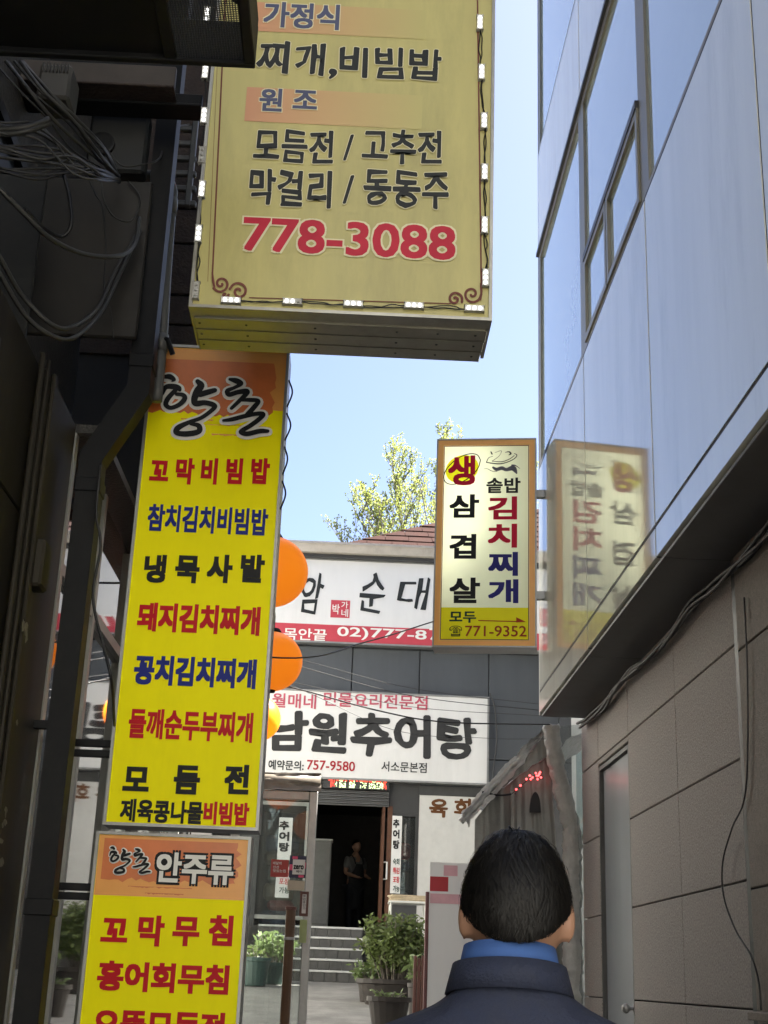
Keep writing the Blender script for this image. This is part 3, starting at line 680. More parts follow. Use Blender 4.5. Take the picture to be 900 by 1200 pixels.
for s, bx in (('꼬 막 무 침', (118.7, 1072.5, 273, 1109)), ('홍어회무침', (114, 1128, 268.5, 1163.5)), ('으뜸모듬전', (109, 1184, 264, 1220)), ('도토리묵', (104, 1240, 258, 1276))):
    lettering(f2, s, bx, ink_red, fc2, .042, .003)
# brackets that carry the two signs off the wall
for T_, px0, px1, py in ((T1, 90, 124, 872), (T1, 90, 124, 884), (T2, 66, 108, 1040), (T2, 66, 108, 1051)):
    z = PY(px1, py, Y1 + .05).z; xr = -.964 if T_ is T1 else -.984
    b_ = MB(); b_.cbox((LX + .002, Y1 + .03, z - .014), (xr, Y1 + .06, z + .014), .002); b_.cbox((LX + .002, Y1 + .0, z - .03), (LX + .008, Y1 + .09, z + .03), .002)
    obj('bracket', b_, black_metal, T_)
mb = MB()
for k in range(4):
    z = 4.05 - k * .16; mb.tube(spl([(-.35, Y1 + .03, z), (-.338 + random.uniform(0, .01), Y1 + .03, z - .06), (-.35, Y1 + .03, z - .13)], 4), .004, 5)
obj('cord', mb, cable_black, T1)

# ================================================================== SIGN ON THE RIGHT BUILDING
ya = 8.5
fR = Frame((0, 10.115, 0), (math.cos(R(ya)), -math.sin(R(ya)), 0), (-math.sin(R(ya)), -math.cos(R(ya)), 0))
cL, cR = fR.uv(511, 640)[0], fR.uv(627, 640)[0]; cT, cB = fR.uv(568, 516)[1], fR.uv(568, 757)[1]
T = thing('projecting_sign', fR.p((cL + cR) / 2, cB, 0), 'upright cream sign with orange border projecting from the metal facade, reading 771-9352', 'sign')
cream_f = M('cream_acrylic', (.79, .84, .62), .4, var=.02, dirt=.03, spec=.3, trans=.5); orange_f = M('orange_border', (1, .47, .11), .35, var=.06, dirt=.1); yel_f = M('yellow_band', (.96, .88, .02), .4, var=.03, spec=.2, trans=.45)
qq_ = [(cL + .045, cB + .045), (cR - .045, cB + .045), (cR - .045, cT - .045), (cL + .045, cT - .045)]
fcr = obj('face_panel', fR.poly(MB(), qq_, 0), cream_f, T, fixn=False); obj('back_panel', fR.poly(MB(), [(cL + .005, cB + .005), (cR - .005, cB + .005), (cR - .005, cT - .005), (cL + .005, cT - .005)], -.195), acry, T, fixn=False)
mb = MB(); bw_ = .045
for q in ((cL, cL + bw_, cB, cT), (cR - bw_, cR, cB, cT)): fR.box(mb, *q, -.012, .006)
for q in ((cL + bw_, cR - bw_, cB, cB + bw_), (cL + bw_, cR - bw_, cT - bw_, cT)): fR.box(mb, *q, -.012, .006)
obj('border', mb, orange_f, T)
mb = MB(); li_ = .004
for q in ((cL, cL + li_, cB, cT), (cR - li_, cR, cB, cT)): fR.box(mb, *q, -.2, -.0125)
for q in ((cL + li_, cR - li_, cB, cB + li_), (cL + li_, cR - li_, cT - li_, cT)): fR.box(mb, *q, -.2, -.0125)
obj('bounce_liner', mb, M('white_liner', (.85, .85, .84), .6, var=.02), T)  # white sides added inside the box to spread light evenly over the face
mb = MB(); t_ = .012
for q in ((cL - t_, cL, cB - t_, cT + t_), (cR, cR + t_, cB - t_, cT + t_)): fR.box(mb, *q, -.21, .012)
for q in ((cL, cR, cB - t_, cB), (cL, cR, cT, cT + t_)): fR.box(mb, *q, -.21, .012)
fR.box(mb, cR + t_, cR + .1, cB + .4, cB + .46, -.14, -.08); fR.box(mb, cR + t_, cR + .1, cT - .46, cT - .4, -.14, -.08)
obj('cabinet', mb, rimm, T)
vy = fR.uv(568, 712)[1]
obj('printed_band', fR.poly(MB(), [(cL + .05, cB + .05), (cR - .05, cB + .05), (cR - .05, vy), (cL + .05, vy)], .001), yel_f, fcr, fixn=False)
mb = MB(); e_ = .006
for (a, b) in ((cL + .047, cL + .047 + e_), (cR - .047 - e_, cR - .047)): fR.poly(mb, [(a, cB + .047), (b, cB + .047), (b, cT - .047), (a, cT - .047)], .0015)
for (a, b) in ((cB + .047, cB + .047 + e_), (cT - .047 - e_, cT - .047)): fR.poly(mb, [(cL + .054, a), (cR - .054, a), (cR - .054, b), (cL + .054, b)], .0015)
obj('border_line', mb, M('ink_brown', (.16, .05, .02), .4, spec=.1), fcr, fixn=False)
cz3 = Conv(500, 500, 3.4615)
def disc(f, cx, cy, rx, ry, w, rot=0, n=28):
    c = f.uv(cx, cy); k = f.uv(cx + 1, cy)[0] - c[0]
    return f.poly(MB(), [(c[0] + k * (rx * math.cos(a) * math.cos(rot) - ry * math.sin(a) * math.sin(rot)), c[1] + k * (rx * math.cos(a) * math.sin(rot) + ry * math.sin(a) * math.cos(rot))) for a in [2 * math.pi * i / n for i in range(n)]], w)
obj('printed_disc', disc(fR, 541.5, 549.8, 20, 17, .0022, .5), yel_f, fcr, fixn=False)
strokes(fR, [[(541.5 + 22 * math.cos(a) * .95 + 5 * math.sin(a), 549.8 - 17 * math.sin(a) - 6 * math.cos(a), 1.1) for a in [.3 + i * .52 for i in range(13)]]], ink_black, fcr, idc, .003, name='printed_ring', n=3)
RED2 = M('ink_scarlet', (.62, .012, .05), .4, spec=.1, var=.05); NAVY2 = M('ink_navy', (.03, .03, .2), .4, spec=.1, var=.05); GRN = M('ink_dark_green', (.02, .06, .045), .4, spec=.1)
for s, bx, m_, o_ in (('생', (525, 534, 557, 569), RED2, .055), ('솥밥', (570, 560, 610, 578), ink_black, .045), ('삼', (526.6, 579.5, 561.5, 607), ink_black, .055), ('겹', (526.6, 626, 558, 655), ink_black, .055), ('살', (526.6, 677, 562.5, 707), ink_black, .055),
                      ('김', (572, 582, 606, 609), RED2, .055), ('치', (571.6, 614, 606, 642), RED2, .055), ('찌', (572, 647, 607, 675), NAVY2, .055), ('개', (572, 679, 607.5, 707), NAVY2, .055), ('모두', (526.6, 716.7, 558, 730), GRN, .05), ('☎', (526.6, 733.5, 541.5, 746), ink_black, .01), ('771-9352', (545, 733.5, 617, 746), M('ink_maroon', (.35, .05, .02), .4, spec=.1), .012)):
    lettering(fR, s, bx, m_, fcr, o_ * .6, .0045)
strokes(fR, [[(561, 727.3, 1.2), (606, 728.5, 1.2)]], M('ink_arrow', (.45, .06, .02), .4, spec=.1), fcr, idc, .003, name='arrow', n=2)
obj('arrow_head', fR.poly(MB(), uvs(fR, [(605, 723.5), (616.5, 729), (605, 729.6)]), .0045), MATS['ink_arrow'], fcr, fixn=False)
fc_ = Conv(560, 520, 15)
strokes(fR, [[(150, 330, 14), (190, 250, 10), (260, 225, 8)], [(150, 330, 16), (250, 345, 20), (400, 355, 20), (560, 310, 16), (660, 250, 14), (685, 200, 14), (640, 175, 10)], [(250, 310, 10), (420, 320, 16), (560, 270, 14), (640, 210, 10)], [(300, 160, 6), (410, 125, 8), (400, 180, 6), (350, 240, 8), (250, 310, 10)], [(480, 155, 8), (550, 145, 22), (580, 180, 26), (545, 200, 12)], [(230, 145, 18), (250, 185, 24)], [(110, 445, 6), (170, 445, 8), (250, 485, 10), (340, 490, 8)]], ink_grey, fcr, fc_, .003, name='dish_drawing', n=3)['kind'] = 'stuff'
strokes(fR, [[(270, 420, 40), (330, 455, 60), (420, 430, 70), (500, 460, 60), (600, 430, 90), (640, 450, 90), (680, 520, 30)], [(600, 380, 30), (660, 385, 20), (740, 440, 6)]], M('ink_shadow', (.14, .14, .17), .4, spec=.1), fcr, fc_, .003, name='dish_drawing', n=3)

# ================================================================== SIGNS ON THE FAR BUILDING
fB = Frame((0, BY - .16, 0), (1, 0, 0), (0, -1, 0))
white_s = M('white_sign', (.70, .69, .67), .4, var=.04, scale=2.5, streak=True, dirt=.14)
def flat_sign(name, l, t, r, b, label, depth=.15, mat=white_s):
    cx, cy = (l + r) / 2, (t + b) / 2
    u0_, u1_ = fB.uv(l, cy)[0], fB.uv(r, cy)[0]; v1_, v0_ = fB.uv(cx, t)[1], fB.uv(cx, b)[1]
    T = thing(name, fB.p((u0_ + u1_) / 2, v0_, -depth), label, 'sign')
    fc = obj('face_panel', fB.box(MB(), u0_ + .03, u1_ - .03, v0_ + .03, v1_ - .03, -.03, 0), mat, T)
    mb = MB()
    for q in ((u0_, u0_ + .03, v0_, v1_), (u1_ - .03, u1_, v0_, v1_)): fB.box(mb, *q, -depth, .012)
    for q in ((u0_ + .03, u1_ - .03, v0_, v0_ + .03), (u0_ + .03, u1_ - .03, v1_ - .03, v1_)): fB.box(mb, *q, -depth, .012)
    fB.box(mb, u0_ + .03, u1_ - .03, v0_ + .03, v1_ - .03, -depth, -depth + .02)
    obj('cabinet', mb, rimm, T); return T, fc, (u0_, u1_, v0_, v1_)
T, fc, bb_ = flat_sign('fascia_sign', 268, 659, 700, 758, 'long white fascia sign with brushed grey words and a red phone strip under the eave')
redstrip = M('red_strip', (.50, .05, .07), .4, var=.05)
va, vb = fB.uv(430, 734)[1], bb_[2] + .032
obj('printed_band', fB.poly(MB(), [(bb_[0] + .032, vb), (bb_[1] - .032, vb), (bb_[1] - .032, va), (bb_[0] + .032, va)], .002), redstrip, fc, fixn=False)
for s, bx in (('암', (351, 674, 379, 720)), ('순', (420, 673, 453, 719)), ('대', (465, 678, 504.5, 714)), ('순', (290, 674, 322, 718))):
    lettering(fB, s, bx, ink_grey, fc, .012, .008, jit=.09, shear=.12)
sl_ = fB.uv(387.6, 713.5); sr_ = fB.uv(410, 713.5); s1 = fB.uv(399, 703.5)[1]; s0 = fB.uv(399, 724)[1]
obj('red_seal', fB.box(MB(), sl_[0], sr_[0], s0, s1, .001, .004), redstrip, fc)
lettering(fB, '박', (389.5, 708, 398, 720), ink_white, fc, .01, .008); lettering(fB, '가', (400, 705, 408, 713), ink_white, fc, .01, .008); lettering(fB, '네', (400, 714, 408, 723), ink_white, fc, .01, .008)
for s, bx in (('목안끝', (332, 736.5, 383, 750.5)), ('02)777-8', (395, 736.5, 500, 751)), ('777', (503, 737, 545, 751))): lettering(fB, s, bx, ink_white, fc, .014, .008)
T, fc, bb_ = flat_sign('fascia_sign', 296, 811, 573, 915, 'white restaurant sign with large black brushed name directly above the dark doorway')
pinkr = M('ink_faded_red', (.48, .10, .14), .45, spec=.1, var=.25, scale=12)
lettering(fB, '월매네 민물요리전문점', (319, 813, 501, 830), pinkr, fc, .016, .006)
lettering(fB, '남원추어탕', (314, 836, 559, 886), M('ink_soft_black', (.045, .045, .045), .45, spec=.1), fc, .042, .006, jit=.06)
lettering(fB, '예약문의:', (314.5, 891, 356, 902.5), ink_grey, fc, .02, .006); lettering(fB, '757-9580', (359.6, 891.5, 416, 903), M('ink_brick', (.35, .03, .04), .45, spec=.1), fc, .014, .006); lettering(fB, '서소문본점', (447, 893, 500, 905), ink_grey, fc, .012, .006)
# moving-letter lamp board over the door
T = thing('lamp_board', PY(412, 925, BY - .2), 'narrow black scrolling letter board glowing red and green above the door', 'sign')
lb_l, lb_r = PY(378, 918, BY - .1).x, PY(456, 918, BY - .1).x; lz0, lz1 = PY(415, 925, BY - .1).z, PY(415, 913.5, BY - .1).z
obj('case', MB().cbox((lb_l, BY - .12, lz0), (lb_r, BY - .005, lz1), .008), frame_dark, T)
lredm = M('red_diode', (.3, .02, .02), .4, emit=(1, .06, .03), es=.4); lgrn = M('green_diode', (.3, .3, .1), .4, emit=(.75, 1, .45), es=.35)
fL = Frame((0, BY - .121, 0), (1, 0, 0), (0, -1, 0)); bl = MB(); br_ = MB(); rnd = random.Random(4)
vs, fs = text2d('추어탕 전문', .0); 
cols, rws = 56, 8
du = (lb_r - lb_l - .08) / cols; dv = (lz1 - lz0 - .04) / rws
pat = {}
for k, ch in enumerate((5, 13, 22, 32, 40, 47)):
    for c_ in range(6):
        for r_ in range(rws):
            if rnd.random() < .5: pat[(ch + c_, r_)] = 1
for c_ in range(cols):
    for r_ in range(rws):
        u = lb_l + .04 + c_ * du; v = lz0 + .02 + r_ * dv
        red = (r_ == rws - 1 and rnd.random() < .7) or c_ < 9 and (c_, r_) in pat or c_ > 52 and rnd.random() < .4
        if red: fL.box(br_, u, u + du * .8, v, v + dv * .8, 0, .004)
        elif (c_, r_) in pat: fL.box(bl, u, u + du * .8, v, v + dv * .8, 0, .004)
tag(obj('lamp_dots', br_, lredm, T), 'red glowing dots'); tag(obj('lamp_dots', bl, lgrn, T), 'greenish white glowing dots')
# grey roller awning below the board
T = thing('roller_awning', PY(415, 945, BY - .1), 'dark ribbed roller shade hanging across the top of the restaurant door', 'shade')
ax0, ax1 = PY(372, 935, BY - .1).x, PY(456, 935, BY - .1).x; az0, az1 = PY(415, 944, BY - .1).z, lz0 - .01
slm = M('shade_slat', (.10, .10, .10), .55, .1, var=.2, dirt=.3)
for k in range(9):
    z0 = az0 + (az1 - az0) * k / 9; obj('slat', MB().cbox((ax0, BY - .06 - .02 * (k % 2), z0 + .003), (ax1, BY - .012, az0 + (az1 - az0) * (k + 1) / 9 - .003), .006), slm, T)
# narrow upright signs beside the door
for (l, t, r, b, lab) in ((325, 958, 341, 1052, 'narrow white upright sign of black letters behind the glass, left of the door'), (458.5, 956, 470, 1047, 'narrow white upright sign of black letters right of the restaurant door')):
    cx = (l + r) / 2; fS = Frame((0, BY - .03, 0), (1, 0, 0), (0, -1, 0)); u0_, u1_ = fS.uv(l, 1000)[0], fS.uv(r, 1000)[0]; a_, b_ = fS.uv(cx, t)[1], fS.uv(cx, b)[1]
    T = thing('upright_sign', fS.p((u0_ + u1_) / 2, b_, 0), lab, 'sign')
    fc = obj('face_panel', fS.box(MB(), u0_, u1_, b_, a_, -.015, 0), white_s, T)
    hh = (b - t) * .135
    for k, ch in enumerate('추어탕'): lettering(fS, ch, (l + 2, t + 4 + k * hh, r - 2, t + 2 + (k + 1) * hh), ink_black, fc, .04, .006)
    for k, (ch, m_) in enumerate((('숙회', GRN), ('튀김', ink_red), ('포장', ink_red), ('가능', GRN))): lettering(fS, ch, (l + 2, t + 50 + k * 10.5, r - 2, t + 57.5 + k * 10.5), m_, fc, .02, .006)
# pale poster board to the right of the door
pbm = M('poster_board', (.56, .55, .52), .5, var=.06, dirt=.12)
T = thing('poster_board', PY(525, 1050, BY - .03), 'pale tall poster board with brown heading on the wall right of the door', 'poster')
fS = Frame((0, BY - .05, 0), (1, 0, 0), (0, -1, 0)); u0_, u1_ = fS.uv(490, 1000)[0], fS.uv(573, 1000)[0]; a_, b_ = fS.uv(525, 933)[1], fS.uv(525, 1090)[1]
fc = obj('face_panel', MB().cbox(fS.p(u0_, b_, -.045), fS.p(u1_, a_, 0), .006), pbm, T)
lettering(fS, '육 회', (503, 936, 552, 958), M('ink_bark', (.12, .05, .02), .5, spec=.1), fc, .04, .004, jit=.05)

# ================================================================== LANTERNS
lan = M('orange_lantern', (1, .42, .03), .35, var=.03, scale=3, trans=.5, emit=(1, .36, .02), es=.07)
for k, (px, py, rp, Y, lab) in enumerate(((318, 670, 43, 6.6, 'largest and nearest orange globe lantern behind the tall yellow sign'), (318.5, 775, 36, 7.9, 'middle orange globe lantern behind the tall yellow sign'), (301.5, 842, 27.5, 10.3, 'smallest and lowest orange globe lantern behind the tall yellow sign'))):
    c = PY(px, py, Y); dpt = (c - CAM).dot(MC @ Vector((0, 0, -1))); r = rp * dpt / F
    T = thing('globe_lantern', c - Vector((0, 0, r)), lab, 'lantern', 'orange lanterns along the left wall')
    prof = [(r * math.sin(math.pi * i / 24), -r * .97 * math.cos(math.pi * i / 24)) for i in range(0, 25)]; prof[0] = (.001, prof[0][1]); prof[-1] = (.001, prof[-1][1])
    obj('globe', MB().lathe(prof, 36, c), lan, T, True)
    obj('top_cap', MB().lathe([(r * .26, r * .925), (r * .26, r * .99), (r * .2, r * 1.08), (.006, r * 1.1)], 20, c), black_metal, T)
    obj('bottom_cap', MB().lathe([(.01, -r * 1.03), (r * .16, -r * 1.02), (r * .18, -r * .955)], 16, c), black_metal, T)
    obj('hanger', MB().tube(spl([c + Vector((0, 0, r * 1.1)), c + Vector((-.01, 0, r * 1.1 + .12)), c + Vector((-.1, 0, r * 1.1 + .22)), Vector((UX, c.y, c.z + r * 1.1 + .26))], 5), .007, 6), black_metal, T)

# ================================================================== PIPES, CANOPY AND CLUTTER ON THE LEFT WALL
# black square downpipe with a sideways offset
PYY = 5.1
P_ = [PY(x, y, PYY) for x, y in ((186, 60), (180, 455), (112, 533), (30, 1195))]
xt, xb = (PY(181, 300, PYY).x), (PY(72, 860, PYY).x)
z_t, z_b = PY(181, 462, PYY).z, PY(112, 540, PYY).z
hw = .046
T = thing('downpipe', (xb, PYY, gz(PYY)), 'black square metal downpipe with a diagonal offset, left of the yellow signs', 'pipe')
def sq(mb, pts, hw, dy):
    o = len(mb.v)
    for (x, z, nx_, nz_) in pts:
        for s_, d in ((-1, -dy), (1, -dy), (1, dy), (-1, dy)): mb.v.append(Vector((x + nx_ * hw * s_, PYY + d, z + nz_ * hw * s_)))
    for i in range(len(pts) - 1):
        for k in range(4): a = o + i * 4 + k; b = o + i * 4 + (k + 1) % 4; mb.f.append((a, b, b + 4, a + 4))
    mb.f.append((o + 3, o + 2, o + 1, o)); e = o + (len(pts) - 1) * 4; mb.f.append((e, e + 1, e + 2, e + 3))
bm_ = MB(); sq(bm_, [(xb, gz(PYY) + .02, 1, 0), (xb, z_b, 1, -.42), (xt, z_t, 1, -.42), (xt, 6.6, 1, 0)], hw, .05)
obj('pipe_run', bm_, black_metal, T)
for x, z in ((xb, z_b - .12), (xt, z_t + .13), (xb, 1.75)): obj('joint_collar', MB().cbox((x - hw - .006, PYY - .056, z - .03), (x + hw + .006, PYY + .056, z + .03), .004), black_metal, T)
obj('wall_strap', MB().box((UX, PYY - .02, 5.4), (xt - hw, PYY + .02, 5.43)), black_metal, T)
obj('wall_strap', MB().box((LX, PYY - .02, 2.4), (xb - hw, PYY + .02, 2.43)), black_metal, T)
# grey plastic pipe with elbow
pvc = M('grey_pvc', (.10, .103, .10), .4, var=.12, dirt=.3)
q = [PY(x, y, 5.25) for x, y in ((150, 207), (178, 206), (194, 209), (201, 222), (200, 240), (194, 320), (189, 400), (183, 470))]
T = thing('plastic_pipe', q[-1], 'grey plastic drain pipe with a bend, beside the black downpipe', 'pipe')
obj('pipe_run', MB().tube(spl(q, 5), .026, 14), pvc, T, True)
for i in (4, 6): obj('coupling', MB().tube([q[i] + (q[i] - q[i + 1]).normalized() * .03, q[i], q[i] + (q[i + 1] - q[i]).normalized() * .05], .031, 14), pvc, T, True)
obj('clip', MB().tube([q[6] + Vector((-.03, 0, .02)), q[6] + Vector((.03, -.02, .0)), q[6] + Vector((.055, -.0, -.06))], .012, 8), black_metal, T)
# slotted steel rack
T = thing('slotted_rack', PY(212, 240, 5.9), 'dark slotted steel rack on the wall above the grey pipe', 'rack')
rk = MB()
for x in (191, 231):
    a, b = PY(x, 128, 5.9), PY(x - 2, 243, 5.9); rk.cbox((a.x - .014, 5.88, b.z), (a.x + .014, 5.92, a.z), .004)
obj('rail', rk, M('rack_steel', (.10, .10, .095), .5, .5, var=.3, dirt=.4), T)
for k in range(7):
    a = PY(193, 132 + k * 17.5, 5.9); b = PY(230, 133 + k * 17.5, 5.9)
    obj('rung', MB().cbox((a.x, 5.885, a.z - .02), (b.x, 5.915, a.z + .012), .006), MATS['rack_steel'], T)
# steel beams under the canopy
for (l, t, r, b, Y, m_, nm, lab) in ((108, 73, 204, 104, 4.75, rust, 'steel_beam', 'rust streaked pale steel beam just under the black canopy'), (108, 104, 236, 126, 4.85, black_metal, 'steel_beam', 'black steel beam under the rusty beam')):
    a, c = PY(l, t, Y), PY(r, b, Y)
    if nm == 'steel_beam':
        T = thing(nm, ((a.x + c.x) / 2, Y, c.z), lab, 'beam')
        obj('web', MB().cbox((UX - .02, Y, c.z), (c.x, Y + .03, a.z), .004), M('stained_steel', (.06, .05, .043), .6, .2, var=.3, scale=4, dirt=.5) if m_ is rust else m_, T)
        obj('flange', MB().cbox((UX - .02, Y - .03, c.z - .014), (c.x + .003, Y + .08, c.z - .001), .003), m_, T)
# black canopy tray with perforated end overhead
cz0 = PY(150, 74, 3.75).z; cy1 = 3.75; cy0 = 2.6; cx1 = PY(299, 80, 3.75).x; cxm = PY(205, 40, 3.75).x
T = thing('metal_canopy', (-.8, 3.2, cz0), 'black metal canopy tray with perforated mesh end in the upper left corner', 'canopy')
mb = MB(); mb.cbox((UX - .02, cy1 - .03, cz0 - .0), (cx1, cy1, cz0 + .17), .004); mb.cbox((cx1 - .035, cy0, cz0 - .004), (cx1 + .002, cy1 - .031, cz0 + .18), .004); mb.cbox((UX - .02, cy0 - .03, cz0), (cx1, cy0, cz0 + .17), .004); mb.cbox((cxm - .02, cy0, cz0 + .002), (cxm + .02, cy1 - .031, cz0 + .03), .003)
obj('edge_frame', mb, black_metal, T)
obj('tray_sheet', MB().box((UX - .02, cy0, cz0 + .02), (cxm - .02, cy1 - .03, cz0 + .03)), black_metal, T)
ms_ = MB(); sp_ = .0085; x = cxm + .02
while x < cx1 - .034: ms_.box((x, cy0, cz0 + .012), (x + .003, cy1 - .03, cz0 + .0135)); x += sp_
y = cy0
while y < cy1 - .03: ms_.box((cxm + .02, y, cz0 + .0138), (cx1 - .034, y + .003, cz0 + .0152)); y += sp_
tag(obj('perforated_sheet', ms_, grey_pl, T), kind='stuff')
obj('hanger_rod', MB().tube([(cx1 - .02, cy1 - .1, cz0 + .16), (UX, cy1 - .1, cz0 + .9)], .01, 8), black_metal, T)
# vented grey box, round-mouthed duct
vx = -1.0
T = thing('vent_box', PY(62, 116, 4.35), 'small grey metal box with a ribbed top above the cable tangle', 'box')
a, c = PY(47, 73, 4.35), PY(80, 115, 4.35)
obj('case', MB().cbox((a.x, 4.35, c.z), (c.x, 4.5, a.z), .012), M('box_grey', (.055, .052, .047), .5, .2, var=.2, dirt=.4), T)
rb = MB()
for k in range(8): xk = a.x + .012 + (c.x - a.x - .03) * k / 7; rb.cbox((xk, 4.338, a.z - .045), (xk + .006, 4.352, a.z - .004), .002)
obj('rib', rb, MATS['box_grey'], T)
T = thing('duct_box', PY(140, 200, 4.95), 'dark metal duct box with a round opening among the cables', 'duct')
a, c = PY(108, 128, 4.95), PY(168, 202, 4.95)
obj('case', MB().cbox((a.x, 4.95, c.z), (c.x, 5.04, a.z), .012), grey_pl, T)
oc = PY(120, 170, 4.95)
obj('opening_ring', MB().lathe([(.045, -.02), (.055, -.018), (.055, .0), (.04, .0), (.036, -.016)], 24, (oc.x, 4.95, oc.z), 'y'), black_metal, T)
obj('opening', MB().lathe([(.001, -.004), (.044, -.003), (.044, 0), (.001, .001)], 24, (oc.x, 4.948, oc.z), 'y'), joint_dark, T)
# flat grey plate at the picture's left edge and upper sheet
for (l, t, r, b, Y, lab) in ((-40, 195, 26, 420, 4.62, 'flat grey metal upright plate at the left edge below the cables'),):
    a, c = PY(l, t, Y), PY(r, b, Y)
    tag(obj('wall_plate', MB().cbox((a.x, Y, c.z), (c.x, Y + .02, a.z), .004), grey_pl), lab, 'plate')
a, c = PY(126, 215, 5.0), PY(166, 400, 5.0)
tag(obj('wall_plate', MB().cbox((UX + .002, 4.97, c.z), (c.x - .02, 5.0, a.z), .006), M('tan_plate', (.017, .015, .012), .55, .2, var=.25, dirt=.4)), 'tall brownish metal sheet behind the hanging cables', 'plate')
# cables: each one its own run
def cable(pts, r, mat, label, group=None, n=6):
    P = [PY(*p) for p in pts]; o = obj('cable', MB().tube(spl(P, n), r, 6), mat, smooth=True); return tag(o, label, 'cable', group)
tg = 'tangled cables on the left wall'; tl = 'thin dark cable in the tangle on the upper left wall'
rnd = random.Random(12)
for k in range(15):
    y0 = rnd.uniform(140, 205); Yk = 4.15 + rnd.uniform(-.12, .12)
    cable([(-60, y0 - 12 + rnd.uniform(-10, 10), Yk - .1), (0, y0, Yk), (45, y0 + rnd.uniform(-2, 14), Yk + .05), (85, 195 + rnd.uniform(-14, 8), Yk + .1), (118, 205 + rnd.uniform(-6, 6), Yk + .2), (140, 212 + rnd.uniform(-4, 4), 4.9)], rnd.choice((.004, .005, .006)), rnd.choice((cable_black, cable_grey, cable_grey)), tl, tg)
for k in range(7):
    x0 = rnd.uniform(-25, 30); Yk = 4.1 + rnd.uniform(-.1, .1)
    cable([(x0, 72, Yk), (x0 + 28 + rnd.uniform(-5, 5), 105, Yk), (x0 + 62 + rnd.uniform(-8, 8), 140, Yk + .1), (x0 + 95, 178 + rnd.uniform(-6, 6), Yk + .3), (138 + rnd.uniform(-4, 4), 206, 4.85)], rnd.choice((.004, .006, .008)), rnd.choice((cable_black, cable_grey)), tl, tg)
cable([(-30, 152, 4.05), (0, 152, 4.05), (30, 149, 4.05), (58, 140, 4.08)], .013, cable_grey, 'thick pale cable end jutting from the left edge')
cable([(-30, 160, 4.05), (0, 158, 4.05), (30, 154, 4.05), (59, 144, 4.09)], .011, cable_grey, 'second thick pale cable end lying under the topmost one')
cable([(-20, 205, 4.1), (0, 222, 4.12), (30, 252, 4.2), (60, 280, 4.3), (100, 298, 4.5), (140, 300, 4.7), (158, 285, 4.85), (163, 255, 4.9)], .010, cable_grey, 'thick cable sagging from the left edge to the brown plate')
cable([(-20, 270, 4.1), (0, 302, 4.15), (25, 345, 4.3), (60, 380, 4.4), (85, 383, 4.5), (115, 360, 4.7), (135, 318, 4.85), (160, 275, 4.9)], .009, cable_grey, 'lower sagging cable loop, the upper of a pair')
cable([(-20, 295, 4.1), (0, 322, 4.15), (30, 370, 4.3), (62, 394, 4.4), (88, 395, 4.5), (118, 366, 4.7), (140, 322, 4.85), (164, 270, 4.9)], .009, cable_grey, 'lowest sagging cable loop on the left wall')
cable([(75, 205, 4.6), (82, 235, 4.6), (83, 265, 4.6), (70, 277, 4.6), (45, 262, 4.5), (30, 245, 4.4)], .008, cable_black, 'short black cable loop hanging over the dark window')
cable([(118, 208, 4.85), (122, 235, 4.85), (135, 255, 4.85), (155, 258, 4.9), (164, 232, 4.95), (150, 212, 4.95)], .004, cable_grey, 'thin cable loop curling beside the brown plate')
cable([(102, 205, 4.85), (112, 228, 4.85), (120, 243, 4.85), (124, 290, 4.85), (122, 340, 4.85), (130, 365, 4.85), (133, 400, 4.9)], .003, cable_black, 'hair-thin wire dropping down the brown plate')
cable([(128, 178, 4.85), (143, 194, 4.85), (165, 193, 4.9), (188, 184, 5.0), (192, 150, 5.3), (205, 148, 5.6), (222, 146, 5.85)], .004, cable_grey, 'pale thin wire looping across the black downpipe to the rack')
cable([(190, 80, 5.0), (197, 110, 5.1), (192, 150, 5.3), (188, 180, 5.3)], .004, cable_black, 'black wire dropping from the beam to the slotted rack')
cable([(118, 545, 4.98), (113, 600, 4.98), (118, 640, 4.98), (109, 700, 4.98), (122, 760, 4.98), (131, 800, 4.98), (134, 850, 5.3)], .006, cable_black, 'black wavy cable hanging below the bend of the downpipe')

# ================================================================== RIGHT SIDE DETAILS
rnd = random.Random(21)
for k in range(4):
    P = []
    for t in range(15):
        y = 3.2 + (10.2 - 3.2) * t / 14; P.append(Vector((GX - .035 - rnd.uniform(0, .035), y, 3.48 - rnd.uniform(0, .05) - .05 * abs(math.sin(t * .9)))))
    o = obj('cable', MB().tube(spl(P, 4), .011, 6), cable_black, smooth=True); tag(o, 'black cable in the bundle along the top of the granite wall', 'cable', 'cable bundle under the soffit')
P = [PX(x, y, GX - .035) for x, y in ((872, 700), (876, 800), (874, 925), (858, 970), (847, 1010), (848, 1050), (862, 1090), (880, 1120), (889, 1150), (892, 1184))]
tag(obj('cable', MB().tube(spl(P, 6), .004, 6), cable_black, smooth=True), 'thin black wire bowing down the granite wall near the right edge', 'cable')
